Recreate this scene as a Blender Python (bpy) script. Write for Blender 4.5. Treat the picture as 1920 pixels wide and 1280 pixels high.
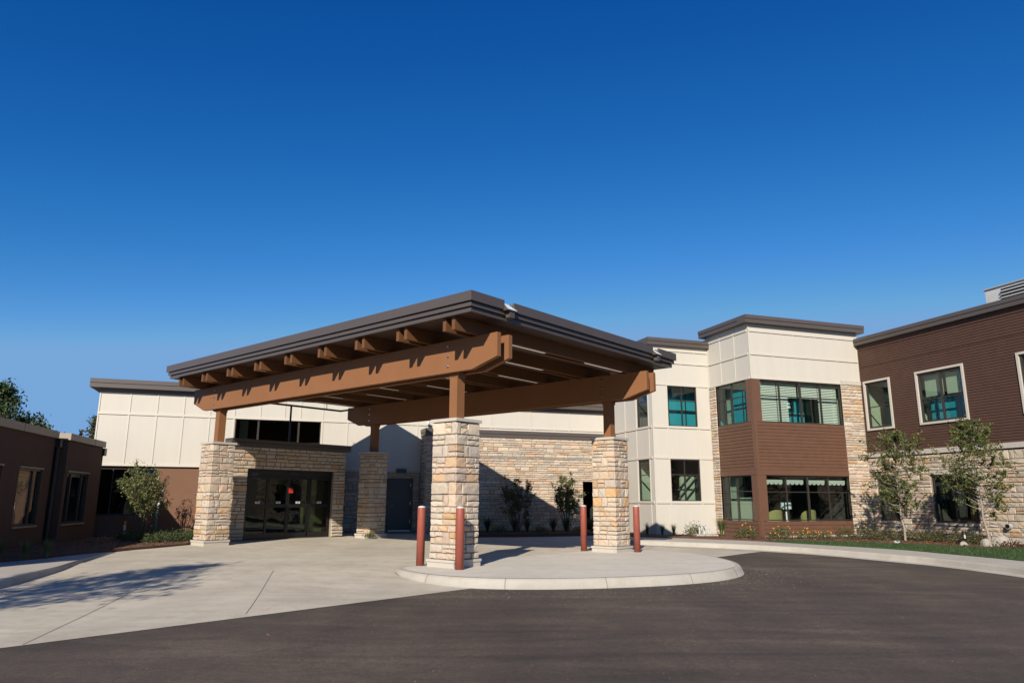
import bpy, math, random
from mathutils import Vector, Matrix, Quaternion
R_ = math.radians
random.seed(7)
for o in list(bpy.data.objects): bpy.data.objects.remove(o)
scn = bpy.context.scene
# ------------------------------------------------------------------ camera
cd = bpy.data.cameras.new('camera'); cam = bpy.data.objects.new('camera', cd)
scn.collection.objects.link(cam); scn.camera = cam
cd.sensor_width = 36; cd.lens = 1361.4 * 36 / 1920; cd.clip_end = 2000; cd.clip_start = .05
cam.location = (0, 0, 1.30)
cam.rotation_euler = (Matrix.Rotation(R_(90 + 12.3), 3, 'X') @ Matrix.Rotation(R_(.2), 3, 'Z')).to_euler()
# ------------------------------------------------------------------ light
SUN_AZ, SUN_EL = 14.0, 29.5            # heading of the light, height of the sun
w = bpy.data.worlds.new('World'); scn.world = w; w.use_nodes = True
nt = w.node_tree; bg = nt.nodes['Background']
sky = nt.nodes.new('ShaderNodeTexSky'); sky.sky_type = 'NISHITA'; sky.sun_disc = False
sky.sun_elevation = R_(SUN_EL); sky.sun_rotation = R_(SUN_AZ + 180)
sky.altitude = 300; sky.air_density = 1.0; sky.dust_density = .2; sky.ozone_density = 8.0
# deeper, clearer blue: each channel of the sky follows its own curve
sep = nt.nodes.new('ShaderNodeSeparateColor'); cmb = nt.nodes.new('ShaderNodeCombineColor'); nt.links.new(sky.outputs[0], sep.inputs[0])
for i_, (g_, c_, top_) in enumerate(((3.2, 66, 1.35), (1.5, 2.0, 2.75), (1.0, 1.17, 5.0))):
    m1 = nt.nodes.new('ShaderNodeMath'); m1.operation = 'MULTIPLY'; m1.inputs[1].default_value = .1; nt.links.new(sep.outputs[i_], m1.inputs[0])
    m2 = nt.nodes.new('ShaderNodeMath'); m2.operation = 'POWER'; m2.inputs[1].default_value = g_; nt.links.new(m1.outputs[0], m2.inputs[0])
    m3 = nt.nodes.new('ShaderNodeMath'); m3.operation = 'MULTIPLY'; m3.inputs[1].default_value = c_ * 10 * .75; nt.links.new(m2.outputs[0], m3.inputs[0])
    m4 = nt.nodes.new('ShaderNodeMath'); m4.operation = 'MINIMUM'; m4.inputs[1].default_value = top_; nt.links.new(m3.outputs[0], m4.inputs[0]); nt.links.new(m4.outputs[0], cmb.inputs[i_])
nt.links.new(cmb.outputs[0], bg.inputs[0]); bg.inputs[1].default_value = .10
sd = bpy.data.lights.new('sun', 'SUN'); sd.energy = 4.6; sd.angle = R_(.53); sd.color = (1, .93, .82)
so = bpy.data.objects.new('sun', sd); scn.collection.objects.link(so)
sv = Vector((math.sin(R_(SUN_AZ)) * math.cos(R_(SUN_EL)), math.cos(R_(SUN_AZ)) * math.cos(R_(SUN_EL)), -math.sin(R_(SUN_EL))))
so.rotation_euler = sv.to_track_quat('-Z', 'Y').to_euler(); so.location = (-20, -60, 60)
scn.view_settings.view_transform = 'Standard'; scn.view_settings.look = 'None'
scn.view_settings.exposure = 0.48; scn.view_settings.gamma = 1
scn.render.engine = 'CYCLES'
scn.cycles.max_bounces = 8; scn.cycles.diffuse_bounces = 1; scn.cycles.transparent_max_bounces = 12; scn.cycles.use_denoising = True

# ------------------------------------------------------------------ helpers
C = scn.collection
ALB = .82                                # all reflectances share one scale
def al(c): return tuple(v * ALB for v in c)
class MB:
    def __init__(s): s.v = []; s.f = []; s.c = []; s.cur = (1, 1, 1)
    def face(s, pts, col=None):
        b = len(s.v); s.v += [tuple(p) for p in pts]; s.f.append(tuple(range(b, b + len(pts)))); s.c.append(col or s.cur)
    def grid(s, rows, col=None, closed=False):
        b = len(s.v); n = len(rows[0])
        for r in rows: s.v += [tuple(p) for p in r]
        for i in range(len(rows) - 1):
            for j in range(n if closed else n - 1):
                k = (j + 1) % n
                s.f.append((b + i * n + j, b + i * n + k, b + (i + 1) * n + k, b + (i + 1) * n + j)); s.c.append(col or s.cur)
    def hexa(s, p, col=None):      # p: 8 points, bottom ring then top ring
        b = len(s.v); s.v += [tuple(q) for q in p]
        for f in ((3, 2, 1, 0), (4, 5, 6, 7), (0, 1, 5, 4), (1, 2, 6, 5), (2, 3, 7, 6), (3, 0, 4, 7)):
            s.f.append(tuple(b + i for i in f)); s.c.append(col or s.cur)
    def box(s, x0, x1, y0, y1, z0, z1, col=None):
        s.hexa([(x0, y0, z0), (x1, y0, z0), (x1, y1, z0), (x0, y1, z0), (x0, y0, z1), (x1, y0, z1), (x1, y1, z1), (x0, y1, z1)], col)
    def tube(s, pts, rad, n=8, col=None, cap=True):
        pts = [Vector(p) for p in pts]
        if not isinstance(rad, (list, tuple)): rad = [rad] * len(pts)
        rows = []; prev = None
        for i, p in enumerate(pts):
            d = (pts[min(i + 1, len(pts) - 1)] - pts[max(i - 1, 0)]).normalized()
            if prev is None:
                a = Vector((1, 0, 0)) if abs(d.x) < .8 else Vector((0, 1, 0)); x = (a - d * a.dot(d)).normalized()
            else: x = (prev - d * prev.dot(d)).normalized()
            prev = x; y = d.cross(x)
            rows.append([p + (x * math.cos(2 * math.pi * k / n) + y * math.sin(2 * math.pi * k / n)) * rad[i] for k in range(n)])
        s.grid(rows, col, True)
        if cap:
            s.face(list(reversed(rows[0])), col); s.face(rows[-1], col)
    def lathe(s, cx, cy, prof, n=20, col=None):
        s.grid([[(cx + r * math.cos(2 * math.pi * k / n), cy + r * math.sin(2 * math.pi * k / n), z) for k in range(n)] for r, z in prof], col, True)
    def build(s, name, mat, parent=None, smooth=False):
        o0 = Vector((0, 0, 0)); p = parent
        while p is not None: o0 += p.location; p = p.parent
        me = bpy.data.meshes.new(name)
        me.from_pydata([(a - o0.x, b - o0.y, c - o0.z) for a, b, c in s.v], [], s.f)
        if any(c != (1, 1, 1) for c in s.c):
            at = me.color_attributes.new('Col', 'FLOAT_COLOR', 'CORNER'); buf = []
            for f, c in zip(s.f, s.c): buf += [c[0] * ALB, c[1] * ALB, c[2] * ALB, 1.0] * len(f)
            at.data.foreach_set('color', buf)
        if smooth: me.polygons.foreach_set('use_smooth', [True] * len(me.polygons))
        me.update(); o = bpy.data.objects.new(name, me); C.objects.link(o)
        if mat: me.materials.append(mat)
        o.parent = parent
        return o
def thing(name, label, cat, loc=(0, 0, 0), group=None):
    o = bpy.data.objects.new(name, None); o.empty_display_size = .2; o.location = loc; C.objects.link(o)
    return tag(o, label, cat, group)
def tag(o, label=None, cat=None, group=None, kind=None):
    if label: o['label'] = label
    if cat: o['category'] = cat
    if group: o['group'] = group
    if kind: o['kind'] = kind
    return o
def struct(name, mb, m, smooth=False): return tag(mb.build(name, m, None, smooth), kind='structure')
def kids(o): return [c for c in bpy.data.objects if c.parent == o]
def copy_tree(o, parent=None):
    c = o.copy(); C.objects.link(c); c.parent = parent
    for k in kids(o): copy_tree(k, c)
    return c
class Fr:                               # a vertical wall plane: s along, n outward, z up
    def __init__(s, o, d, n): s.o = Vector((o[0], o[1], 0)); s.d = Vector((d[0], d[1], 0)); s.n = Vector((n[0], n[1], 0))
    def p(s, a, n, z): return s.o + s.d * a + s.n * n + Vector((0, 0, z))
    def box(s, mb, s0, s1, n0, n1, z0, z1, col=None):
        mb.hexa([s.p(s0, n1, z0), s.p(s1, n1, z0), s.p(s1, n0, z0), s.p(s0, n0, z0), s.p(s0, n1, z1), s.p(s1, n1, z1), s.p(s1, n0, z1), s.p(s0, n0, z1)], col)
    def quad(s, mb, s0, s1, n, z0, z1, col=None):
        mb.face([s.p(s0, n, z0), s.p(s1, n, z0), s.p(s1, n, z1), s.p(s0, n, z1)], col)
def sub(iv, cuts):
    out = [iv]
    for c0, c1 in cuts:
        nx = []
        for a, b in out:
            if c1 <= a or c0 >= b: nx.append((a, b)); continue
            if c0 > a: nx.append((a, c0))
            if c1 < b: nx.append((c1, b))
        out = nx
    return [q for q in out if q[1] - q[0] > .005]
def zbands(z0, z1, holes):
    zs = sorted({z0, z1} | {z for h in holes for z in (h[2], h[3]) if z0 < z < z1})
    return list(zip(zs[:-1], zs[1:]))
def cuts(z0, z1, holes):
    m = (z0 + z1) / 2
    return [(h[0], h[1]) for h in holes if h[2] < m < h[3]]
def wall(mb, fr, s0, s1, z0, z1, holes=(), n=0, reveal=.12):
    for a, b in zbands(z0, z1, holes):
        for p, q in sub((s0, s1), cuts(a, b, holes)): fr.quad(mb, p, q, n, a, b)
    for h in holes:
        P = fr.p; r = n - reveal
        mb.face([P(h[0], n, h[2]), P(h[0], r, h[2]), P(h[0], r, h[3]), P(h[0], n, h[3])])
        mb.face([P(h[1], n, h[2]), P(h[1], r, h[2]), P(h[1], r, h[3]), P(h[1], n, h[3])])
        mb.face([P(h[0], n, h[3]), P(h[1], n, h[3]), P(h[1], r, h[3]), P(h[0], r, h[3])])
        mb.face([P(h[0], n, h[2]), P(h[1], n, h[2]), P(h[1], r, h[2]), P(h[0], r, h[2])])
STONES = [((0.607, 0.490, 0.367), 8), ((0.586, 0.486, 0.381), 6), ((0.629, 0.472, 0.338), 6), ((0.607, 0.415, 0.266), 2), ((0.578, 0.378, 0.213), 1), ((0.528, 0.438, 0.344), 1), ((0.643, 0.533, 0.411), 5), ((0.600, 0.451, 0.338), 3)]
SPOOL = [c for c, k in STONES for _ in range(k)]
def ashlar(mb, fr, s0, s1, z0, z1, holes=(), hs=(.085, .12, .17, .22), lmin=.14, lmax=.46, dep=.032, ext=0.0, rng=None, n=0, rough=.008, tint=1.0):
    rng = rng or random.Random(5)
    g = .006
    def stone(a, b, c, d):
        a += g; b -= g; c += g; d -= g
        if b - a < .02 or d - c < .02: return
        base = rng.choice(SPOOL); k = rng.uniform(.86, 1.1) * tint; w_ = rng.uniform(-.02, .02)
        col = (base[0] * k + w_, base[1] * k, base[2] * k - w_)
        dd = dep + rng.uniform(-.010, .012)
        nx = 2 if b - a < .2 else (3 if b - a < .34 else 4); nz = 2 if d - c < .15 else 3
        ix = .010; rows = []
        for j in range(nz + 1):
            z = c + (d - c) * j / nz; r = []
            for i in range(nx + 1):
                s = a + (b - a) * i / nx; edge = i in (0, nx) or j in (0, nz)
                ds = (ix if i == 0 else (-ix if i == nx else rng.uniform(-.015, .015))); dz = (ix if j == 0 else (-ix if j == nz else rng.uniform(-.01, .01)))
                nn = dd + (rng.uniform(-rough, rough * .3) if edge else rng.uniform(-rough * .3, rough))
                if edge: ds *= rng.uniform(.2, 1.5); dz *= rng.uniform(.2, 1.5)
                r.append(fr.p(s + ds, n + nn, z + dz))
            rows.append(r)
        mb.grid(rows, col)
        ring = rows[0] + [r[-1] for r in rows[1:]] + list(reversed(rows[-1][:-1])) + [r[0] for r in reversed(rows[1:-1])]
        back = [fr.p(a, n, c) + (fr.d * ((b - a) * i / nx)) for i in range(nx + 1)] + [fr.p(b, n, c + (d - c) * j / nz) for j in range(1, nz + 1)] + \
               [fr.p(a + (b - a) * i / nx, n, d) for i in range(nx - 1, -1, -1)] + [fr.p(a, n, c + (d - c) * j / nz) for j in range(nz - 1, 0, -1)]
        mb.grid([back, ring], col, True)
    for za, zb in zbands(z0, z1, holes):
        z = za
        while z < zb - .01:
            h = rng.choice(hs)
            if zb - z < h * 1.5: h = zb - z
            for p, q in sub((s0 - ext, s1 + ext), cuts(z, z + h, holes)):
                s = p
                while s < q - .005:
                    L = rng.uniform(lmin, lmax)
                    if h < .11: L = rng.uniform(lmin * 1.3, lmax)
                    if q - s < L * 1.45: L = q - s
                    if h >= .16 and rng.random() < .4:
                        zz = z + h * rng.uniform(.38, .62)
                        for c, d in ((z, zz), (zz, z + h)):
                            if L > .3 and rng.random() < .6:
                                m = s + L * rng.uniform(.35, .65); stone(s, m, c, d); stone(m, s + L, c, d)
                            else: stone(s, s + L, c, d)
                    else: stone(s, s + L, z, z + h)
                    s += L
            z += h
def siding(mb, fr, s0, s1, z0, z1, holes=(), c=.105, n=0):
    k = max(1, round((z1 - z0) / c)); c = (z1 - z0) / k
    for i in range(k):
        a = z0 + i * c; b = a + c
        for p, q in sub((s0, s1), cuts(a, b, holes)):
            P = fr.p
            mb.face([P(p, n + .020, a), P(q, n + .020, a), P(q, n + .004, b), P(p, n + .004, b)])
            mb.face([P(p, n, a), P(q, n, a), P(q, n + .020, a), P(p, n + .020, a)])
# ------------------------------------------------------------------ materials
def node(nt, t, **k):
    n = nt.nodes.new(t)
    for a, b in k.items(): setattr(n, a, b)
    return n
def mat(name, col, rough=.7, noise=0, nscale=5, bump=0, bscale=60, spec=.5, metal=0, attr=False, stretch=None, detail=6):
    m = bpy.data.materials.new(name); m.use_nodes = True; nt = m.node_tree; b = nt.nodes['Principled BSDF']
    b.inputs['Roughness'].default_value = rough; b.inputs['Specular IOR Level'].default_value = spec; b.inputs['Metallic'].default_value = metal
    geo = node(nt, 'ShaderNodeNewGeometry'); vec = geo.outputs['Position']
    if stretch:
        mp = node(nt, 'ShaderNodeMapping'); mp.inputs['Scale'].default_value = stretch; nt.links.new(vec, mp.inputs[0]); vec = mp.outputs[0]
    if attr:
        at = node(nt, 'ShaderNodeVertexColor', layer_name='Col'); src = at.outputs[0]
    else:
        rgb = node(nt, 'ShaderNodeRGB'); rgb.outputs[0].default_value = (*al(col), 1); src = rgb.outputs[0]
    if noise:
        nz = node(nt, 'ShaderNodeTexNoise'); nz.inputs['Scale'].default_value = nscale; nz.inputs['Detail'].default_value = detail; nz.inputs['Roughness'].default_value = .65
        nt.links.new(vec, nz.inputs['Vector'])
        mr = node(nt, 'ShaderNodeMapRange'); mr.inputs[1].default_value = .25; mr.inputs[2].default_value = .75; mr.inputs[3].default_value = 1 - noise; mr.inputs[4].default_value = 1 + noise
        nt.links.new(nz.outputs[0], mr.inputs[0])
        mx = node(nt, 'ShaderNodeVectorMath', operation='SCALE'); nt.links.new(src, mx.inputs[0]); nt.links.new(mr.outputs[0], mx.inputs['Scale']); src = mx.outputs[0]
    nt.links.new(src, b.inputs['Base Color'])
    if bump:
        nb = node(nt, 'ShaderNodeTexNoise'); nb.inputs['Scale'].default_value = bscale; nb.inputs['Detail'].default_value = 5; nt.links.new(geo.outputs['Position'], nb.inputs['Vector'])
        bm = node(nt, 'ShaderNodeBump'); bm.inputs['Strength'].default_value = bump; bm.inputs['Distance'].default_value = .02
        nt.links.new(nb.outputs[0], bm.inputs['Height']); nt.links.new(bm.outputs[0], b.inputs['Normal'])
    return m
def leafmat(name, tr=.25):
    m = bpy.data.materials.new(name); m.use_nodes = True; nt = m.node_tree; b = nt.nodes['Principled BSDF']; out = nt.nodes['Material Output']
    at = node(nt, 'ShaderNodeVertexColor', layer_name='Col'); nt.links.new(at.outputs[0], b.inputs['Base Color']); b.inputs['Roughness'].default_value = .55
    t = node(nt, 'ShaderNodeBsdfTranslucent'); nt.links.new(at.outputs[0], t.inputs[0]); mx = node(nt, 'ShaderNodeMixShader'); mx.inputs[0].default_value = tr
    nt.links.new(b.outputs[0], mx.inputs[1]); nt.links.new(t.outputs[0], mx.inputs[2]); nt.links.new(mx.outputs[0], out.inputs[0])
    return m
def glassmat(name, tint, ior=1.6):
    m = bpy.data.materials.new(name); m.use_nodes = True; nt = m.node_tree; nt.nodes.remove(nt.nodes['Principled BSDF']); out = nt.nodes['Material Output']
    t = node(nt, 'ShaderNodeBsdfTransparent'); t.inputs[0].default_value = (*tint, 1)
    g = node(nt, 'ShaderNodeBsdfGlossy'); g.inputs['Roughness'].default_value = .01; g.inputs[0].default_value = (.9, 1, .97, 1)
    f = node(nt, 'ShaderNodeFresnel')
    gb = node(nt, 'ShaderNodeNewGeometry'); e1 = node(nt, 'ShaderNodeMath', operation='MULTIPLY_ADD'); e1.inputs[1].default_value = -2; e1.inputs[2].default_value = 1; nt.links.new(gb.outputs['Backfacing'], e1.inputs[0])
    e2 = node(nt, 'ShaderNodeMath', operation='POWER'); e2.inputs[0].default_value = ior; nt.links.new(e1.outputs[0], e2.inputs[1]); nt.links.new(e2.outputs[0], f.inputs[0])   # a thin sheet mirrors the same from both sides
    nz = node(nt, 'ShaderNodeTexNoise'); nz.inputs['Scale'].default_value = 1.3; geo = node(nt, 'ShaderNodeNewGeometry'); nt.links.new(geo.outputs['Position'], nz.inputs['Vector'])
    bm = node(nt, 'ShaderNodeBump'); bm.inputs['Strength'].default_value = .12; bm.inputs['Distance'].default_value = .03; nt.links.new(nz.outputs[0], bm.inputs['Height']); nt.links.new(bm.outputs[0], g.inputs['Normal'])
    mx = node(nt, 'ShaderNodeMixShader'); nt.links.new(f.outputs[0], mx.inputs[0]); nt.links.new(t.outputs[0], mx.inputs[1]); nt.links.new(g.outputs[0], mx.inputs[2]); nt.links.new(mx.outputs[0], out.inputs[0])
    return m
def groundmat(name, base, spots, speck=.0, rough=.85, streak=(1, 1, 1), bump=.15, amp=.12, grain=0):
    base = al(base); spots = al(spots)
    m = bpy.data.materials.new(name); m.use_nodes = True; nt = m.node_tree; b = nt.nodes['Principled BSDF']; b.inputs['Roughness'].default_value = rough
    geo = node(nt, 'ShaderNodeNewGeometry'); pos = geo.outputs['Position']
    mp = node(nt, 'ShaderNodeMapping'); mp.inputs['Scale'].default_value = streak; mp.inputs['Rotation'].default_value = (0, 0, R_(40)); nt.links.new(pos, mp.inputs[0])
    n1 = node(nt, 'ShaderNodeTexNoise'); n1.inputs['Scale'].default_value = .55; n1.inputs['Detail'].default_value = 9; n1.inputs['Roughness'].default_value = .62; nt.links.new(mp.outputs[0], n1.inputs['Vector'])
    r1 = node(nt, 'ShaderNodeValToRGB'); e = r1.color_ramp.elements; e[0].position = .3; e[0].color = (*[c * (1 - amp) for c in base], 1); e[1].position = .68; e[1].color = (*[c * (1 + amp) for c in base], 1)
    nt.links.new(n1.outputs[0], r1.inputs[0])
    n2 = node(nt, 'ShaderNodeTexNoise'); n2.inputs['Scale'].default_value = 3.1; n2.inputs['Detail'].default_value = 8; n2.inputs['Roughness'].default_value = .7; nt.links.new(pos, n2.inputs['Vector'])
    r2 = node(nt, 'ShaderNodeValToRGB'); e = r2.color_ramp.elements; e[0].position = .47; e[0].color = (0, 0, 0, 1); e[1].position = .72; e[1].color = (.85, .85, .85, 1); nt.links.new(n2.outputs[0], r2.inputs[0])
    mx = node(nt, 'ShaderNodeMix', data_type='RGBA'); nt.links.new(r2.outputs[0], mx.inputs[0]); nt.links.new(r1.outputs[0], mx.inputs[6]); mx.inputs[7].default_value = (*spots, 1)
    src = mx.outputs[2]
    n3 = node(nt, 'ShaderNodeTexNoise'); n3.inputs['Scale'].default_value = 120; n3.inputs['Detail'].default_value = 3; nt.links.new(pos, n3.inputs['Vector'])
    mr = node(nt, 'ShaderNodeMapRange'); mr.inputs[1].default_value = .3; mr.inputs[2].default_value = .7; mr.inputs[3].default_value = 1 - speck; mr.inputs[4].default_value = 1 + speck; nt.links.new(n3.outputs[0], mr.inputs[0])
    mp2 = node(nt, 'ShaderNodeMapping'); mp2.inputs['Scale'].default_value = (.22, 1.1, 1); mp2.inputs['Rotation'].default_value = (0, 0, R_(-18)); nt.links.new(pos, mp2.inputs[0])
    n4 = node(nt, 'ShaderNodeTexNoise'); n4.inputs['Scale'].default_value = 1.5; n4.inputs['Detail'].default_value = 7; n4.inputs['Roughness'].default_value = .6; n4.inputs['Distortion'].default_value = .6; nt.links.new(mp2.outputs[0], n4.inputs['Vector'])
    m4 = node(nt, 'ShaderNodeMapRange'); m4.inputs[1].default_value = .3; m4.inputs[2].default_value = .7; m4.inputs[3].default_value = 1 - amp * .9; m4.inputs[4].default_value = 1 + amp * .7; nt.links.new(n4.outputs[0], m4.inputs[0])
    s4 = node(nt, 'ShaderNodeVectorMath', operation='SCALE'); nt.links.new(src, s4.inputs[0]); nt.links.new(m4.outputs[0], s4.inputs['Scale']); src = s4.outputs[0]
    sc_ = node(nt, 'ShaderNodeVectorMath', operation='SCALE'); nt.links.new(src, sc_.inputs[0]); nt.links.new(mr.outputs[0], sc_.inputs['Scale'])
    nt.links.new(sc_.outputs[0], b.inputs['Base Color'])
    if grain:
        n5 = node(nt, 'ShaderNodeTexNoise'); n5.inputs['Scale'].default_value = 17; n5.inputs['Detail'].default_value = 9; n5.inputs['Roughness'].default_value = .8; nt.links.new(pos, n5.inputs['Vector'])
        m5 = node(nt, 'ShaderNodeMapRange'); m5.inputs[1].default_value = .32; m5.inputs[2].default_value = .68; m5.inputs[3].default_value = 1 - grain; m5.inputs[4].default_value = 1 + grain; nt.links.new(n5.outputs[0], m5.inputs[0])
        s5 = node(nt, 'ShaderNodeVectorMath', operation='SCALE'); nt.links.new(sc_.outputs[0], s5.inputs[0]); nt.links.new(m5.outputs[0], s5.inputs['Scale']); nt.links.new(s5.outputs[0], b.inputs['Base Color'])
    bm = node(nt, 'ShaderNodeBump'); bm.inputs['Strength'].default_value = bump; bm.inputs['Distance'].default_value = .01; nt.links.new(n3.outputs[0], bm.inputs['Height']); nt.links.new(bm.outputs[0], b.inputs['Normal'])
    return m
M = {}
M['panel'] = mat('cream_panel', (.635, .582, .495), .6, .035, 1.6, .03, 200, .3, stretch=(1.5, 1.5, .22))
M['panel_trim'] = mat('cream_trim', (.66, .60, .505), .55, .03, 2)
M['coping'] = mat('dark_bronze_metal', (.103, .082, .070), .42, .06, 1.5, 0, 60, .5)
M['fascia'] = mat('canopy_fascia_metal', (.100, .079, .069), .40, .05, 1.2, 0, 60, .5)
M['beam'] = mat('brown_painted_steel', (.272, .120, .052), .55, .07, 1.5, .05, 25, .2)
M['purlin'] = mat('brown_purlin_shaded', (.165, .074, .032), .55, .07, 1.5, .05, 25, .2)  # darker than the beams, with the canopy's underside shade put into the colour
M['soffit'] = mat('brown_soffit_shaded', (.05, .022, .013), .6, .08, 2)  # brown deepened so the colour carries the shade under the roof
M['stone'] = mat('ashlar_stone', (1, 1, 1), .9, .10, 18, .30, 45, .15, attr=True)
M['mortar'] = mat('mortar', (.30, .245, .19), .95, .15, 30)
M['limestone'] = mat('cast_stone', (.56, .50, .42), .8, .07, 9, .1, 90, .3)
M['siding'] = mat('brown_lap_siding', (.140, .070, .043), .55, .12, 3, .05, 120, .25)
M['siding_r'] = mat('dark_brown_lap_siding', (.095, .050, .035), .55, .12, 3, .05, 120, .2)
M['siding_trim'] = mat('brown_trim', (.15, .073, .044), .5, .05, 2)
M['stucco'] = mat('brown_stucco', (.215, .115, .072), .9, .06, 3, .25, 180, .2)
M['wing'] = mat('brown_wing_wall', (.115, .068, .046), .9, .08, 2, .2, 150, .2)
M['wingcap'] = mat('tan_metal_cap', (.37, .30, .215), .6, .05, 2)
M['frame'] = mat('dark_window_frame', (.042, .033, .028), .4)
M['frameb'] = mat('black_frame', (.010, .010, .011), .35)
M['white'] = mat('white_trim', (.60, .54, .46), .5, .03, 4)
M['glass'] = glassmat('glass', (.84, .92, .88), 1.6)
M['glassd'] = glassmat('dark_glass', (.30, .34, .32), 1.5)
M['teal'] = mat('teal_backing', (.012, .26, .32), .8, .1, 1)
M['sage'] = mat('sage_wall', (.30, .36, .25), .85, .06, 1)
M['darkroom'] = mat('dark_room', (.035, .032, .028), .9, .2, 2)
M['reflect_slat'] = mat('siding_reflection_slats', (.80, .83, .72), .6)
M['door'] = mat('dark_door', (.022, .022, .024), .4, .05, 3)
M['steel'] = mat('steel', (.6, .6, .6), .3, metal=1)
M['bollard'] = mat('red_bollard_sleeve', (.335, .086, .056), .5, .12, 6, .06, 60, .4)
M['bolltop'] = mat('bollard_cap', (.62, .58, .54), .7, .1, 20)
M['galv'] = mat('galvanised', (.42, .40, .36), .5, .08, 5)
M['galv2'] = mat('pale_metal', (.55, .54, .52), .6, .1, 8)
M['black'] = mat('black_metal', (.012, .012, .013), .45)
M['bark'] = mat('bark', (.16, .115, .08), .9, .3, 18, .5, 60)
M['birch'] = mat('birch_bark', (.34, .29, .23), .8, .35, 14, .3, 50, stretch=(1, 1, 4))
M['leaf'] = leafmat('leaves')
M['flower'] = mat('flower_petals', (.85, .32, .02), .6)
M['rock'] = mat('rock', (.40, .35, .29), .9, .25, 9, .6, 25)
M['lamp'] = mat('lamp_shade', (.62, .72, .72), .8)
M['chair'] = mat('chair_fabric', (.23, .215, .075), .9, .1, 6)
M['tube'] = bpy.data.materials.new('strip_light'); M['tube'].use_nodes = True
_b = M['tube'].node_tree.nodes['Principled BSDF']; _b.inputs['Base Color'].default_value = (.75, .74, .7, 1); _b.inputs['Emission Color'].default_value = (1, .95, .88, 1); _b.inputs['Emission Strength'].default_value = .10
M['red'] = mat('red_decal', (.75, .05, .03), .5)
M['decal'] = mat('white_decal', (.75, .75, .75), .5)
M['tealpipe'] = mat('green_pipe', (.01, .19, .17), .5)
M['concrete'] = groundmat('concrete', (.575, .505, .39), (.46, .385, .275), .06, .85, (1, .35, 1), .12, .15, .05)
M['kerb'] = groundmat('kerb_concrete', (.49, .445, .37), (.43, .36, .27), .04, .8, (1, 1, 1), .1, .07)
M['slab'] = groundmat('pale_concrete', (.66, .60, .50), (.58, .50, .40), .04, .8, (1, .4, 1), .1, .08)
M['asphalt'] = groundmat('asphalt', (.093, .066, .044), (.070, .052, .037), .45, .85, (1, .4, 1), .5, .42, .34)
M['mulch'] = mat('mulch', (.13, .06, .032), .95, .5, 25, 1, 40)
M['soil'] = mat('soil_ground', (.10, .085, .05), .95, .3, 2, .5, 20)
M['lawn'] = mat('lawn_base', (.045, .085, .022), .95, .3, 6, .6, 60)
M['joint'] = mat('joint_sealant', (.26, .225, .18), .9)
M['gravel'] = mat('gravel_stone', (.55, .50, .43), .9, .2, 30)

# ------------------------------------------------------------------ frames of the place
def unit(az): return Vector((math.sin(R_(az)), math.cos(R_(az)), 0))
P1 = Vector((-1.108, 14.591, 0)); cu = Vector((-.7585, .65167, 0)); cv = Vector((.65167, .7585, 0))
def W(a, b, z=0): return P1 + cu * a + cv * b + Vector((0, 0, z))
A = unit(70.975); B = Vector((-A.y, A.x, 0)); NA = -B; NB = -A
fM = Fr((-4.789, 29.177), A, NA)
fK = Fr((-3.339, 28.698), A, NA)
fS = Fr((5.494, 28.366), B, NB)
fT = Fr((5.494, 28.366), A, NA)
fL = Fr((8.890, 26.707), B, NB)
fF = Fr((8.890, 26.707), A, NA)
fR = Fr((13.797, 28.399), B, NB)
VA, VB = 11.30, 5.30
fV = Fr(W(VA, VB), cv, -cu)
LD = unit(-13.3); fW = Fr((-12.85, 19.89), LD, Vector((LD.y, -LD.x, 0)))
def ss(x, a, b):
    t = max(0, min(1, (x - a) / (b - a))); return t * t * (3 - 2 * t)
def gz(a, b):                            # height of the paving over the canopy's own axes
    t = ss(a, -1.5, 2.6) * ss(b, -6.8, -1.6) * (1 - ss(b, 7.0, 10.0) * (1 - ss(a, 3, 6)))
    return -.15 * (1 - t) + .07 * ss(a, 8, 16)

# ------------------------------------------------------------------ ground
mb = MB(); mb.face([(-600, -300, -.22), (600, -300, -.22), (600, 900, -.22), (-600, 900, -.22)]); struct('ground', mb, M['soil'])
mb = MB()
pts = [W(-1.5, -60, -.154), W(-1.5, 34, -.154), W(-45, 34, -.154), W(-45, -60, -.154)]; mb.face(pts); struct('asphalt_road', mb, M['asphalt'])
mb = MB(); rows = []
na, nb = 62, 110
for i in range(na + 1):
    a = -1.5 + i * 21.5 / na
    rows.append([W(a, -17 + j * 38 / nb, gz(a, -17 + j * 38 / nb)) for j in range(nb + 1)])
mb.grid(rows); struct('concrete_driveway', mb, M['concrete'], True)
def strip(mb, p, q, wd, dz=.004, n=24):
    (a0, b0), (a1, b1) = p, q; L = math.hypot(a1 - a0, b1 - b0); da, db = -(b1 - b0) / L * wd / 2, (a1 - a0) / L * wd / 2
    mb.grid([[W(a0 + (a1 - a0) * i / n + k * da, b0 + (b1 - b0) * i / n + k * db, gz(a0 + (a1 - a0) * i / n, b0 + (b1 - b0) * i / n) + dz) for k in (-1, 1)] for i in range(n + 1)])
mb = MB()
def ab(x, y): d = Vector((x, y, 0)) - P1; return d.dot(cu), d.dot(cv)
def jline(x, y, az, l0, l1, wd=.018):     # a saw cut through a point, clipped to the slab
    d = unit(az); n = max(4, int((l1 - l0) / .4)); pts = [ab(x + d.x * (l0 + (l1 - l0) * i / n), y + d.y * (l0 + (l1 - l0) * i / n)) for i in range(n + 1)]
    pts = [p for p in pts if p[0] > -1.49 and p[0] < 13]
    for p, q in zip(pts[:-1], pts[1:]): strip(mb, p, q, wd, n=2)
jline(-4.93, 7.75, -13.5, -.3, 7.0, .009); jline(-3.40, 9.80, -13.5, -.3, 4.6, .010); jline(-7.6, 4.0, -13.5, -2, 9, .01)
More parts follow.
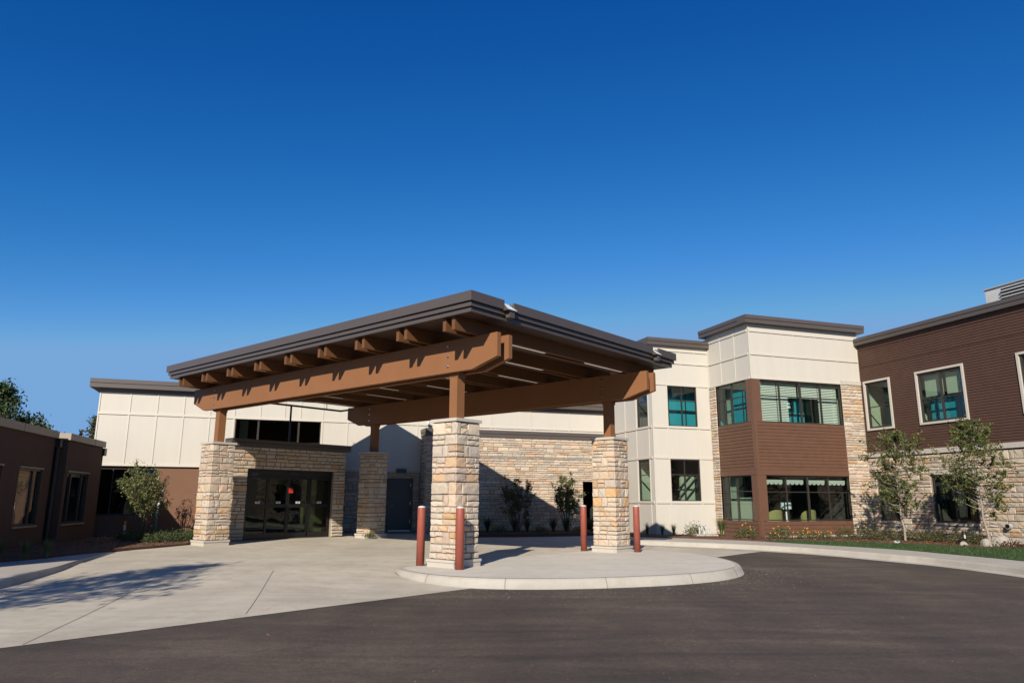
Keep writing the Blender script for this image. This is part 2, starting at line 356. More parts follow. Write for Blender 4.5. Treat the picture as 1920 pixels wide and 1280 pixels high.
jline(1.6, 22, -13.5, -2.2, 4.0, .012); jline(-7.7, 19.4, 76.5, -2, 5, .009); jline(4.2, 23.2, 20, -1.5, 1.3, .012)
struct('driveway_joints', mb, M['joint'])
# island: outline in canopy axes, raised kerb that dies into the drive at the back
isl = [(.95, -.72), (.45, -1.0), (-.35, -1.22), (-1.3, -1.16), (-2.1, -.75), (-2.8, -.05), (-3.4, .85), (-3.85, 1.75), (-4.1, 2.7), (-4.12, 3.6), (-3.9, 4.5), (-3.4, 5.35), (-2.7, 6.15), (-1.9, 6.85), (-1.0, 7.35), (0, 7.5), (.8, 7.2), (1.15, 6.4), (1.2, 5), (1.2, 3), (1.2, 1), (1.15, -.2)]
def smoothloop(p, it=2):
    for _ in range(it):
        q = []
        for i in range(len(p)):
            a, b = p[i], p[(i + 1) % len(p)]; q += [(a[0] * .75 + b[0] * .25, a[1] * .75 + b[1] * .25), (a[0] * .25 + b[0] * .75, a[1] * .25 + b[1] * .75)]
        p = q
    return p
isl = smoothloop(isl)
def offs(p, d):
    out = []; n = len(p)
    for i in range(n):
        a = p[i - 1]; b = p[(i + 1) % n]; t = (b[0] - a[0], b[1] - a[1]); L = math.hypot(*t) or 1
        out.append((p[i][0] - t[1] / L * d, p[i][1] + t[0] / L * d))
    return out
_ar = sum(isl[i - 1][0] * isl[i][1] - isl[i][0] * isl[i - 1][1] for i in range(len(isl)))
sg = 1 if _ar > 0 else -1
def kh(a, b):                            # kerb face height left standing
    return .15 * (1 - ss(a, -.3, 1.0)) * (1 - ss(b, 5.5, 7.4) * .75)
mb = MB(); prof = [(-.02, -1), (.0, -1), (.05, -.25), (.085, .0), (.16, .0)]
rings = []
for d, hgt in prof:
    L = offs(isl, sg * d)
    rings.append([W(a, b, .006 + (hgt * (kh(a, b) + .012) if hgt < -.5 else hgt * kh(a, b))) for (a, b) in L])
mb.grid(rings, None, True)
struct('island_kerb', mb, M['kerb'], True)
mb = MB(); L = offs(isl, sg * .16); mb.face([W(a, b, .010) for a, b in L]); struct('island_paving', mb, M['slab'])
mb = MB(); ringp = [offs(isl, sg * d) for d, h in prof[1:]]
for k in (1, 7, 14, 21, 28, 35, 42, 49, 56, 63, 82):
    k %= len(isl); a, b = isl[k]; h_ = kh(a, b)
    if h_ < .04: continue
    n_ = (isl[(k + 1) % len(isl)][0] - isl[k - 1][0], isl[(k + 1) % len(isl)][1] - isl[k - 1][1]); l = math.hypot(*n_); tx, ty = n_[0] / l, n_[1] / l; ox, oy = sg * ty * .004, -sg * tx * .004
    rows = []
    for (d, h), L in zip(prof[1:], ringp):
        z = .006 + (h * (kh(*L[k]) + .012) if h < -.5 else h * kh(*L[k])) + .004
        rows.append([W(L[k][0] + ox + w2 * tx, L[k][1] + oy + w2 * ty, z) for w2 in (-.007, .007)])
    mb.grid(rows)
struct('kerb_joints', mb, M['joint'])

def ribbon(front, back, name_top, z=.0):
    mb = MB(); n = len(front)
    def fine(P):
        out = []
        for i in range(n - 1):
            p0, p1, p2, p3 = (Vector((*P[q], 0)[:3]) for q in (max(i - 1, 0), i, i + 1, min(i + 2, n - 1)))
            for k in range(8):
                t = k / 8; out.append(.5 * ((2 * p1) + (p2 - p0) * t + (2 * p0 - 5 * p1 + 4 * p2 - p3) * t * t + (3 * p1 - p0 - 3 * p2 + p3) * t ** 3))
        out.append(Vector((*P[-1], 0)[:3])); return out
    F_, Bk = fine(front), fine(back); rows = []
    for f, b in zip(F_, Bk):
        f3 = Vector((f[0], f[1], 0)); b3 = Vector((b[0], b[1], 0)); d = (b3 - f3); L_ = d.length; d.normalize(); zz = f[2]
        rows.append([f3 - d * .42 + Vector((0, 0, -.146)), f3 - d * .02 + Vector((0, 0, -.138)), f3 + Vector((0, 0, -.13)), f3 + d * .04 + Vector((0, 0, zz - .03)), f3 + d * .07 + Vector((0, 0, zz)), f3 + d * .17 + Vector((0, 0, zz + .002)), b3 + Vector((0, 0, zz + .01)), b3 + d * .02 + Vector((0, 0, -.2))])
    mb.grid(rows); return struct(name_top, mb, M['kerb']), F_, Bk
# right-hand pavement with its kerb
rf = [(2.5, 26.3), (3.6, 25.5), (4.6, 24.75), (5.8, 23.85), (7.2, 22.75), (8.53, 21.1), (9.55, 18.7), (10.0, 17.3), (10.25, 14.9), (10.15, 11.5), (9.6, 8), (8.6, 4.5)]
rb = [(2.9, 28.3), (4.0, 27.6), (5.1, 26.9), (6.4, 26.0), (7.9, 24.7), (9.2, 22.75), (10.55, 20.6), (10.95, 19.0), (11.4, 16.5), (11.4, 12.5), (10.9, 8.6), (9.8, 4.2)]
_, RFf, RBf = ribbon(rf, rb, 'pavement')
# left-hand pavement
lf = [(-6.9, 5.0), (-7.6, 8.5), (-8.05, 10.5), (-8.30, 12.3), (-8.55, 13.5), (-8.85, 14.9), (-9.25, 16.2), (-9.55, 17.5, .008), (-9.75, 18.6, .004)]
lb = [(-10.0, 5.0), (-10.6, 8.5), (-10.9, 10.5), (-10.95, 12.3), (-10.85, 13.8), (-10.6, 15.2), (-10.3, 16.4), (-10.1, 17.6), (-9.95, 18.7)]
_, LFf, LBf = ribbon(lf, lb, 'pavement')

def bed(name, loop, z0, h, m, seed=1, res=.3, kind='structure', lump=.03):
    """a low mounded sheet filling a loop"""
    rng = random.Random(seed); xs = [p[0] for p in loop]; ys = [p[1] for p in loop]
    def inside(x, y):
        c = False; j = len(loop) - 1
        for i in range(len(loop)):
            if (loop[i][1] > y) != (loop[j][1] > y) and x < (loop[j][0] - loop[i][0]) * (y - loop[i][1]) / (loop[j][1] - loop[i][1]) + loop[i][0]: c = not c
            j = i
        return c
    mb = MB(); n = len(loop); cx = sum(xs) / n; cy = sum(ys) / n
    mb.face([(x, y, z0 + h) for x, y in loop]); mb.grid([[(x, y, z0 + h) for x, y in loop], [(x, y, z0 - .12) for x, y in loop]], None, True)
    o = tag(mb.build(name, m), kind='structure'); return o, inside
def scatter(mb, inside, box, n, rng, fn):
    k = 0; t = 0
    while k < n and t < n * 40:
        t += 1; x = rng.uniform(box[0], box[1]); y = rng.uniform(box[2], box[3])
        if inside(x, y): fn(mb, x, y, rng); k += 1
# right planting bed and lawn
lawn_l = [(q[0], q[1]) for q in RBf[34:]] + [(20, 4), (20, 19.2), (15.6, 19.8), (14.4, 20.2), (13.2, 21.2), (12.3, 22.2), (11.4, 23.1), (10.2, 23.9), (8.9, 24.35), (8.35, 24.3)]
lawn, in_lawn = bed('lawn', lawn_l, 0.0, .035, M['lawn'])
mul_l = [(q[0], q[1]) for q in RBf[0:36]] + [(8.9, 24.35), (10.2, 23.9), (11.4, 23.1), (12.3, 22.2), (13.2, 21.2), (14.4, 20.2), (15.6, 19.8), (20, 19.2), (20, 22), (15.2, 25), (13.9, 28.3), (8.9, 26.9), (8.0, 29.1), (5.6, 28.2), (4.6, 31.3), (3.0, 30.6)]
mulch, in_mul = bed('mulch_bed', mul_l, 0.0, .045, M['mulch'])
kb_l = [(-3.1, 28.85), (-2.6, 27.2), (-1.2, 26.75), (.2, 26.9), (1.6, 27.4), (2.9, 28.0), (3.7, 28.3), (4.6, 30.2), (4.6, 31.3)]
kbed, in_kb = bed('mulch_bed', kb_l, .07, .05, M['mulch'])
lb_l = [(q[0], q[1]) for q in LBf] + [(-9.9, 18.9), (-9.55, 20.0), (-9.2, 21.3), (-9.3, 22.6), (-10.2, 24.4), (-11.1, 26.6), (-15.4, 25.5), (-15.6, 24.6), (-14.2, 17.5), (-12.6, 11), (-11.6, 5)]
lbed, in_lb = bed('mulch_bed', lb_l, .02, .05, M['mulch'])
def chip(mb, x, y, rng, z=.05, s=.02):
    a = rng.uniform(0, 6.28); l = rng.uniform(.02, .05); wd = rng.uniform(.006, .014); dx, dy = math.cos(a), math.sin(a); t = rng.uniform(-.02, .02)
    k = rng.uniform(.5, 1.5); mb.face([(x - dx * l - dy * wd, y - dy * l + dx * wd, z + .002), (x - dx * l + dy * wd, y - dy * l - dx * wd, z + .002), (x + dx * l + dy * wd, y + dy * l - dx * wd, z + .012 + t), (x + dx * l - dy * wd, y + dy * l + dx * wd, z + .014 + t)], (.23 * k, .105 * k, .048 * k))
rng = random.Random(11); mb = MB()
scatter(mb, in_mul, (2.9, 16, 19, 29), 6000, rng, lambda m, x, y, r: chip(m, x, y, r, .055))
scatter(mb, in_kb, (-3.1, 4.6, 26.6, 31), 2500, rng, lambda m, x, y, r: chip(m, x, y, r, .125))
scatter(mb, in_lb, (-15, -9, 11, 26), 5000, rng, lambda m, x, y, r: chip(m, x, y, r, .075))
M['chip'] = mat('mulch_chips', (1, 1, 1), .95, .2, 30, attr=True)
tag(mb.build('mulch_chips', M['chip']), 'orange brown bark mulch chips spread over the planting beds', 'mulch', kind='stuff')
# grass blades
def blade(mb, x, y, rng, z=.035, h=.055, cols=((.045, .095, .02), (.07, .12, .03), (.03, .065, .016))):
    a = rng.uniform(0, 6.28); hh = h * rng.uniform(.6, 1.3); w_ = .006; l = rng.uniform(0, .03); c = rng.choice(cols)
    mb.face([(x - math.cos(a) * w_, y - math.sin(a) * w_, z), (x + math.cos(a) * w_, y + math.sin(a) * w_, z), (x + l * math.sin(a), y + l * math.cos(a), z + hh)], c)
mb = MB(); rng = random.Random(3)
scatter(mb, in_lawn, (8, 18, 11, 24.6), 60000, rng, blade)
tag(mb.build('grass', M['leaf']), 'short green mown grass of the lawn strip along the kerb', 'grass', kind='stuff')
# gravel at the tower foot
mb = MB(); rng = random.Random(4)
def pebble(mb, x, y, rng, z=.05, s=(.02, .05)):
    r = rng.uniform(*s); k = rng.uniform(.6, 1.3); c = (.55 * k, .50 * k, .43 * k)
    top = (x + rng.uniform(-.3, .3) * r, y, z + r * .9); ring = [(x + r * math.cos(t) * rng.uniform(.8, 1.2), y + r * math.sin(t) * rng.uniform(.8, 1.2), z + .1 * r) for t in (0, 1.05, 2.1, 3.14, 4.2, 5.2)]
    for i in range(6): mb.face([ring[i], ring[(i + 1) % 6], top], c)
for (x0, x1, n_) in ((8.9, 13.2, 800), (13.4, 15.6, 200)):
    for _ in range(n_):
        s_ = rng.uniform(.05, 4.9); nn = rng.uniform(.1, .55); q = fF.p(s_, nn, 0); pebble(mb, q.x, q.y, rng)
for _ in range(500):
    s_ = rng.uniform(-8, -.4); nn = rng.uniform(.1, .5); q = fR.p(s_, nn, 0); pebble(mb, q.x, q.y, rng)
M['gravelc'] = mat('gravel_stones', (1, 1, 1), .9, .15, 40, attr=True)
tag(mb.build('gravel', M['gravelc']), 'pale gravel strip at the foot of the brown bay and stone wall', 'gravel', kind='stuff')
# grit lying on the asphalt along the island kerb
mb = MB(); rng = random.Random(9)
for _ in range(1500):
    k = rng.randrange(len(isl)); a, b = isl[k]
    if kh(a, b) < .1: continue
    d = abs(rng.gauss(0, .7)) + .05; a2, b2 = offs(isl, -sg * d)[k] if False else (a, b)
    t0 = isl[k - 1]; t1 = isl[(k + 1) % len(isl)]; tx, ty = t1[0] - t0[0], t1[1] - t0[1]; l = math.hypot(tx, ty)
    a2 = a + sg * ty / l * d; b2 = b - sg * tx / l * d
    q = W(a2, b2); pebble(mb, q.x + rng.uniform(-.15, .15), q.y + rng.uniform(-.15, .15), rng, -.153, (.002, .0065))
for _ in range(450):
    pebble(mb, rng.uniform(-6, 9), rng.uniform(5.5, 14), rng, -.153, (.0015, .0045))
gr_ = [i for i, c in enumerate(mb.f)]
tag(mb.build('road_grit', M['gravelc']), 'loose pale grit scattered on the asphalt in front of the island', 'grit', kind='stuff')
# ------------------------------------------------------------------ main building
bld = thing('care_building', 'large cream, stone and brown sided two-storey building behind the canopy', 'building', (-4.789, 29.177, 0))
def P_(name, mb, m, parent=None, smooth=False): return mb.build(name, m, parent or bld, smooth)
H_cl = (-5.90, -2.77, 3.38, 4.24)
# cream panel walls
mb = MB()
wall(mb, fM, -10.5, 9.46, 2.43, 5.16, [H_cl])
S_h = [(.35, 1.25, 4.17, 5.76), (.35, 1.26, 1.28, 2.87)]
T_h = [(.72, 2.06, 4.17, 5.76), (.73, 2.06, 1.28, 2.87)]
wall(mb, fS, 0, 12, -.1, 7.38, S_h); wall(mb, fT, 0, 2.67, -.1, 7.38, T_h)
wall(mb, fL, 0, 2.676, 5.75, 7.86); wall(mb, fF, 0, 5.19, 5.75, 7.86)
fMl = Fr(fM.p(-10.5, 0, 0), B, NB); wall(mb, fMl, 0, 12, 2.43, 5.16)
fFr = Fr(fF.p(5.19, 0, 0), B, A); wall(mb, fFr, 0, 8, 7.0, 7.86)
mb.face([fM.p(-10.5, 0, 2.43), fM.p(-5, 0, 2.43), fM.p(-5, -.2, 2.43), fM.p(-10.5, -.2, 2.43)])
P_('cream_wall', mb, M['panel'])
# trim battens: one mesh per wall
def trims(fr, s0, s1, hz, vs, zv, skip=()):
    mb = MB()
    for z in hz:
        for p, q in sub((s0, s1), [(h[0] - .02, h[1] + .02) for h in skip if h[2] < z + .04 < h[3]]): fr.box(mb, p, q, -.01, .026, z, z + .085)
    for s in vs:
        zs = sorted([zv[0]] + [z for z in hz if zv[0] < z < zv[1]] + [zv[1]])
        for z0, z1 in zip(zs[:-1], zs[1:]):
            a = z0 + (.085 if z0 in hz else 0)
            for c0, c1 in sub((a + .001, z1 - .001), [(h[2] - .01, h[3] + .01) for h in skip if h[0] - .03 < s < h[1] + .03]): fr.box(mb, s - .022, s + .022, -.01, .018, c0, c1)
    return mb
P_('wall_trim', trims(fM, -10.5, 9.46, [4.24, 2.43], [-10.475, -9.49, -8.59, -7.70, -6.80, -5.95, -5.03, -4.15, -3.56, -2.72, -1.76, -.85, .12, 1.02, 1.9, 2.8, 4.15, 5.9, 7.7], (2.43, 5.15), [H_cl]), M['panel_trim'])
P_('wall_trim', trims(fS, .06, 12, [7.16, 6.66, 5.77, 4.08, 2.89, 1.19], [.30, 1.30, 2.25, 3.2], (.2, 5.78), S_h), M['panel_trim'])
P_('wall_trim', trims(fT, 0, 2.66, [7.16, 6.66, 5.77, 4.08, 2.89, 1.19], [.022, .68, 2.10, 2.64], (.2, 5.78), T_h), M['panel_trim'])
P_('wall_trim', trims(fL, .06, 2.676, [7.55, 6.66, 5.75], [.89, 1.80, 2.65], (5.75, 7.85)), M['panel_trim'])
P_('wall_trim', trims(fF, 0, 5.19, [7.55, 6.66], [.022, 5.16], (5.75, 7.85)), M['panel_trim'])
mb = MB(); fF.box(mb, 0, 4.2, -.01, .02, 5.75, 5.83); P_('wall_trim', mb, M['panel_trim'])
# dark dashes under the bands, painting in the shadow along the joints
M['reveal'] = mat('reveal_shadow_strip', (.20, .15, .11), .6)
for fr, s0, s1, zs, st in ((fF, .08, 5.1, (7.545, 6.655), 1.02), (fT, .08, 2.6, (7.155, 6.655, 4.075, 1.185), .66), (fM, -10.4, 9.4, (4.235,), .89), (fL, .08, 2.6, (7.545, 6.655), .92), (fS, .08, 4, (6.655, 4.075, 2.885, 1.185), .92)):
    hs_ = {id(fT): T_h, id(fS): S_h, id(fM): [H_cl]}.get(id(fr), [])
    for z in zs:
        s = s0
        for w0, w1 in sub((s0, s1), [(h[0] - .03, h[1] + .03) for h in hs_ if h[2] - .05 < z < h[3] + .05]):
            mb = MB(); q_ = w0
            while q_ < w1: fr.box(mb, q_, min(q_ + st - .07, w1), -.01, .010, z - .012, z + .004); q_ += st
            P_('joint_reveal', mb, M['reveal'])
        continue
        while s < s1:
            for p, q in sub((s, min(s + st - .07, s1)), [(h[0] - .03, h[1] + .03) for h in hs_ if h[2] - .05 < z < h[3] + .05]): fr.box(mb, p, q, -.01, .010, z - .012, z + .004)
            s += st
        P_('joint_reveal', mb, M['reveal'])
# brown stucco base left of the vestibule
H_al = (-10.4, -8.35, .72, 2.38)
mb = MB(); wall(mb, fM, -10.45, -4.2, -.1, 2.43, [H_al], n=-.07); P_('stucco_wall', mb, M['stucco'])
fMb = Fr(fM.p(-10.45, 0, 0), B, NB); mb = MB(); wall(mb, fMb, 0.07, 12, -.1, 2.43); P_('stucco_wall', mb, M['stucco'])
# stone wall beside the service door
H_dr = (-.09, .91, .10, 2.11)
mb = MB(); wall(mb, fM, -4.2, 1.22, -.1, 2.43, [H_dr], n=-.05); mo = P_('stone_wall', mb, M['mortar'])
mb = MB(); ashlar(mb, fM, -4.2, 1.18, .08, 2.33, [(-.11, .93, 0, 2.13)], n=-.05, rng=random.Random(21)); mb.build('stone_facing', M['stone'], mo)
mb = MB()
for s, e in ((-4.2, -.3), (-.29, .62), (.63, 1.18)): fM.box(mb, s, e, -.04, .035, 2.335, 2.425)
P_('stone_band', mb, M['limestone'])
# projecting stone block
H_kd = (6.68, 7.75, .0, 2.05)
fKs = Fr(fK.p(0, 0, 0), B, NB)
mb = MB(); wall(mb, fK, 0, 8.7, -.1, 3.8, [H_kd], reveal=.5); ko = P_('stone_wall', mb, M['mortar'])
mb = MB(); wall(mb, fKs, 0, 1.0, -.1, 3.8); ks_ = P_('stone_wall', mb, M['mortar'])
mb = MB(); ashlar(mb, fK, 0, 8.6, 0, 2.975, [H_kd], hs=(.075, .1, .13, .17), lmin=.14, lmax=.5, dep=.03, rng=random.Random(22), rough=.007); mb.build('stone_facing', M['stone'], ko)
mb = MB(); ashlar(mb, fK, 0, 8.6, 3.01, 3.76, hs=(.075, .1, .13, .17), lmin=.14, lmax=.5, dep=.03, rng=random.Random(23), rough=.007); mb.build('stone_facing', M['stone'], ko)
mb = MB(); ashlar(mb, fKs, 0, .93, 0, 3.76, rng=random.Random(24)); mb.build('stone_facing', M['stone'], ks_)
mb = MB(); fK.box(mb, -.02, 8.6, -.01, .045, 2.978, 3.005); mb.build('ledge', M['galv'], ko)
mb = MB(); fK.box(mb, 6.60, 7.9, -3, -2.9, 0, 2.4); fK.box(mb, 6.55, 6.66, -3, -.02, 0, 2.4); fK.box(mb, 7.77, 7.88, -3, -.02, 0, 2.4); fK.box(mb, 6.6, 7.9, -3, -.02, 2.08, 2.16); P_('doorway_recess', mb, M['darkroom'])
# tower stone
fLs = fL
mb = MB(); wall(mb, fL, 2.22, 2.68, -.1, 5.75); tl_ = P_('stone_wall', mb, M['mortar'])
mb = MB(); wall(mb, fF, 4.17, 5.19, -.1, 5.75); wall(mb, fFr, 0, 1, -.1, 7); to = P_('stone_wall', mb, M['mortar'])
mb = MB(); ashlar(mb, fF, 4.17, 5.19, 0, 2.90, rng=random.Random(31), hs=(.09, .13, .18), dep=.03, rough=.008); mb.build('stone_facing', M['stone'], to); mb = MB(); ashlar(mb, fF, 4.17, 5.19, 2.95, 5.74, rng=random.Random(32), hs=(.09, .13, .18), dep=.03, rough=.008); mb.build('stone_facing', M['stone'], to)
mb = MB(); ashlar(mb, fL, 2.22, 2.66, 0, 2.90, rng=random.Random(33), hs=(.09, .13), lmax=.3); mb.build('stone_facing', M['stone'], tl_); mb = MB(); ashlar(mb, fL, 2.22, 2.66, 2.95, 5.74, rng=random.Random(34), hs=(.09, .13), lmax=.3); mb.build('stone_facing', M['stone'], tl_)
mb = MB(); fF.box(mb, 4.16, 5.18, -.01, .045, 2.905, 2.94); mb.build('ledge', M['galv'], to)
mb = MB(); fL.box(mb, 2.21, 2.67, -.01, .045, 2.905, 2.94); mb.build('ledge', M['galv'], tl_)
mb = MB()
for i in range(4): fF.box(mb, 4.17 + i * .255, 4.17 + i * .255 + .25, -.01, .055, 5.745, 5.90)
P_('stone_band', mb, M['limestone'])
# brown bay
F_h = [(.38, 4.15, 4.16, 5.73), (.38, 4.17, .60, 2.21)]; L_h = [(.32, 2.20, 4.16, 5.75), (.32, 2.17, .61, 2.22)]
mb = MB(); siding(mb, fF, .13, 4.17, 2.41, 4.15, c=.128); siding(mb, fF, .13, 4.17, -.1, .58, c=.128); siding(mb, fL, .10, 2.21, 2.41, 4.15, c=.128); siding(mb, fL, .10, 2.21, -.1, .58, c=.128)
P_('siding', mb, M['siding'])
mb = MB()
fF.box(mb, 0, .125, -.02, .034, -.1, .59); fL.box(mb, .0, .095, -.02, .030, -.1, .59); fF.box(mb, 0, .125, -.02, .034, 2.41, 4.15); fL.box(mb, 0, .095, -.02, .030, 2.41, 4.15)
fF.box(mb, 0, 4.17, -.05, .028, 2.22, 2.405); fL.box(mb, 0, 2.21, -.05, .024, 2.225, 2.405)
for z0, z1 in ((4.152, 5.748), (.592, 2.218)): fF.box(mb, -.002, .38, -.05, .020, z0, z1); fL.box(mb, .0, .32, -.05, .016, z0, z1)
P_('siding_trim', mb, M['siding_trim'])
# right wing
R_h = [(-1.36, -.24, 4.03, 5.8), (-4.43, -2.65, 4.03, 5.79), (-8.22, -6.44, 4.03, 5.79), (-1.26, -.34, .60, 2.21), (-4.37, -2.72, .60, 2.20), (-8.1, -6.45, .60, 2.20)]
fE = Fr(fR.p(-14, 0, 0), A, NA)
mb = MB(); wall(mb, fR, -14, 0, 3.0, 7.35, R_h[:3]); siding(mb, fR, -14, -.03, 3.12, 7.12, R_h[:3], c=.09, n=.01); siding(mb, fE, 0, 12, 3.12, 7.12, c=.09); P_('siding', mb, M['siding_r'])
mb = MB(); fR.box(mb, -14, -.03, -.02, .04, 7.125, 7.33); fR.box(mb, -.075, -.03, -.02, .042, 3.12, 7.12); fR.box(mb, -14, -.08, .008, .034, 6.44, 6.46); P_('siding_trim', mb, M['siding_r'])
mb = MB(); wall(mb, fR, -14, 0, -.1, 3.1, R_h[3:]); wall(mb, fE, 0, 12, -.1, 3.1); ro = P_('stone_wall', mb, M['mortar'])
mb = MB(); lh = [(h[0] - .02, h[1] + .02, h[2] - .10, h[3] + (.16 if i else .02)) for i, h in enumerate(R_h[3:])]
ashlar(mb, fR, -9.5, -.02, .22, 2.90, lh, hs=(.10, .15, .21), lmin=.16, lmax=.55, dep=.035, rng=random.Random(41), rough=.010, tint=.97); mb.build('stone_facing', M['stone'], ro)
mb = MB()
for i in range(26): fR.box(mb, -.02 - i * .38 - .375, -.02 - i * .38, -.01, .075, 2.945, 3.115)
P_('stone_band', mb, M['limestone'])
mb = MB()
for i in range(12, 26): fR.box(mb, -.02 - i * .38 - .375, -.02 - i * .38, -.01, .06, -.05, .215)
P_('base_course', mb, M['limestone'])
for h in R_h[3:]:
    mb = MB(); fR.box(mb, h[0] - .02, h[1] + .02, -.1, .08, h[2] - .085, h[2] - .01); P_('window_sill', mb, M['limestone'])
for h in R_h[4:]:
    mb = MB()
    for k in range(4): fR.box(mb, h[0] - .02 + k * (h[1] - h[0] + .04) / 4, h[0] - .02 + (k + 1) * (h[1] - h[0] + .04) / 4 - .006, -.02, .055, h[3] + .01, h[3] + .155)
    P_('lintel', mb, M['limestone'])
mb = MB(); fR.box(mb, -14, 0, -.01, .03, 2.905, 2.943); P_('drip_strip', mb, M['frame'])
mb = MB(); q = fR.p(-5.4, 0, .56); mb.tube([q + fR.n * -.05, q + fR.n * .16 + Vector((0, 0, -.01))], .085, 14); P_('wall_vent', mb, M['galv'])
mb = MB(); mb.tube([q + fR.n * .12, q + fR.n * .163], .07, 14); P_('vent_opening', mb, M['frameb'])
# parapet caps
def coping(name, runs, m, z0, z1, ov, tier=.5):
    mb = MB(); zm = z0 + (z1 - z0) * tier
    for fr, s0, s1 in runs:
        fr.box(mb, s0, s1, -.30, ov - .02, z0, zm - .008); fr.box(mb, s0, s1, -.30, ov - .05, zm - .008, zm + .008); fr.box(mb, s0, s1, -.302, ov, zm + .008, z1)
    return P_(name, mb, m)
coping('parapet_cap', [(fM, -10.8, 9.4), (fMl, .302, 12)], M['coping'], 5.16, 5.47, .30)
coping('parapet_cap', [(fT, -.16, 2.67), (fS, .302, 12)], M['coping'], 7.37, 7.66, .16)
coping('parapet_cap', [(fF, -.22, 5.42), (fL, .302, 2.95), (fFr, .302, 8)], M['coping'], 7.85, 8.15, .22)
coping('parapet_cap', [(fR, -14, .02), (fE, .302, 12)], M['coping'], 7.33, 7.61, .20)
coping('parapet_cap', [(fK, -.06, 8.65), (fKs, .302, .95)], M['coping'], 3.77, 4.06, .06)
mb = MB(); fM.box(mb, -10.5, 9.4, -.01, .05, 5.03, 5.158); P_('parapet_cap', mb, M['coping'])
# roofs, backs and inner shells that keep the building closed
mb = MB()
def slab(fr, s0, s1, n0, n1, z, t=.15): fr.box(mb, s0, s1, n0, n1, z - t, z)
slab(fM, -10.45, 9.4, -12, -.05, 5.1); slab(fT, .05, 9, -12, -.05, 7.3); slab(fF, .05, 5.1, -9, -.05, 7.8); slab(fK, .05, 8.6, -1, -.05, 3.9); fR.box(mb, -13.9, -.05, -12, -.05, 7.1, 7.25)
P_('roof', mb, M['galv'])
mb = MB(); fM.box(mb, -10.4, 9.0, -12, -11.9, -.1, 5.1); fT.box(mb, .05, 9, -12, -11.9, -.1, 7.3); fF.box(mb, 5.0, 17, -9, -8.9, -.1, 7.1); fR.box(mb, -14, -0, -12.1, -12, -.1, 7.1); P_('rear_wall', mb, M['panel'])
# interiors
def room(s0, s1, fr, d, z0, z1, mback, mside=None, name='room_interior'):
    mb = MB(); P = fr.p; i = -.14
    mb.face([P(s0, -d, z0), P(s1, -d, z0), P(s1, -d, z1), P(s0, -d, z1)])
    o = P_(name, mb, mback)
    mb = MB()
    mb.face([P(s0, i, z0), P(s0, -d, z0), P(s0, -d, z1), P(s0, i, z1)]); mb.face([P(s1, i, z0), P(s1, -d, z0), P(s1, -d, z1), P(s1, i, z1)])
    mb.face([P(s0, i, z0), P(s1, i, z0), P(s1, -d, z0), P(s0, -d, z0)]); mb.face([P(s0, i, z1), P(s1, i, z1), P(s1, -d, z1), P(s0, -d, z1)])
    P_(name, mb, mside or mback)
def openroom(fr, s0, s1, d, z0, z1, mback, mright, mfl):   # a corner room glazed on two sides: back, right side, floor, ceiling only
    P = fr.p
    mb = MB(); mb.face([P(s0, -d, z0), P(s1, -d, z0), P(s1, -d, z1), P(s0, -d, z1)]); P_('room_interior', mb, mback)
    mb = MB(); mb.face([P(s1, -.14, z0), P(s1, -d, z0), P(s1, -d, z1), P(s1, -.14, z1)]); P_('room_interior', mb, mright)
    mb = MB(); mb.face([P(s0, -.14, z0), P(s1, -.14, z0), P(s1, -d, z0), P(s0, -d, z0)]); P_('room_interior', mb, mfl)
    mb = MB(); mb.face([P(s0, -.14, z1), P(s1, -.14, z1), P(s1, -d, z1), P(s0, -d, z1)]); P_('room_interior', mb, mfl)
openroom(fF, .14, 4.6, 3.6, 3.6, 6.3, M['teal'], M['sage'], M['sage'])
openroom(fF, .14, 4.6, 4.2, .1, 3.0, M['darkroom'], M['darkroom'], M['darkroom'])
openroom(fT, .14, 2.5, 3.4, 3.6, 6.3, M['teal'], M['teal'], M['sage'])
openroom(fT, .14, 2.5, 3.4, .1, 3.1, M['darkroom'], M['darkroom'], M['darkroom'])
mb = MB(); fT.box(mb, .14, 1.15, -1.35, -1.25, 3.6, 6.3); P_('room_partition', mb, M['darkroom'])
mb = MB(); fT.box(mb, 1.15, 2.45, -.75, -.65, 3.6, 5.6); P_('room_partition', mb, M['teal'])  # teal panels close behind the panes stand in for reflections in the glass
mb = MB(); fL.box(mb, .10, 1.70, -.36, -.30, 3.6, 5.42); P_('room_partition', mb, M['teal'])
mb = MB(); fF.box(mb, 1.85, 3.1, -1.0, -.9, 3.6, 5.25); P_('room_partition', mb, M['teal'])
mb = MB(); fR.box(mb, -4.4, -2.7, -.50, -.42, 3.7, 4.95); P_('room_partition', mb, M['teal'])
mb = MB(); fF.box(mb, 2.46, 2.54, -.89, -.86, 3.6, 5.25); fF.box(mb, 1.85, 3.1, -.89, -.86, 4.55, 4.60); P_('inner_frame', mb, M['frame'])
mb = MB(); fT.box(mb, 1.15, 2.45, -.64, -.61, 4.85, 4.89); fT.box(mb, 1.9, 1.94, -.64, -.61, 3.6, 5.6); P_('inner_frame', mb, M['frame'])
mb = MB(); fL.box(mb, .1, 1.7, -.29, -.27, 4.75, 4.79); fL.box(mb, .9, .94, -.29, -.27, 3.6, 5.42); P_('inner_frame', mb, M['frame'])
mb = MB(); fT.box(mb, 1.7, 2.35, -1.0, -.9, .1, 2.3); P_('room_partition', mb, M['sage'])
mb = MB(); fT.box(mb, .16, .7, -1.6, -1.5, .1, 3.0); P_('room_partition', mb, M['sage'])
mb = MB()
for k in range(3): mb.tube([fT.p(1.5, -.8, 1.0 + k * .35), fT.p(2.4, -.8, 1.9 + k * .35)], .025, 6)
P_('stair_rail', mb, M['frame'])
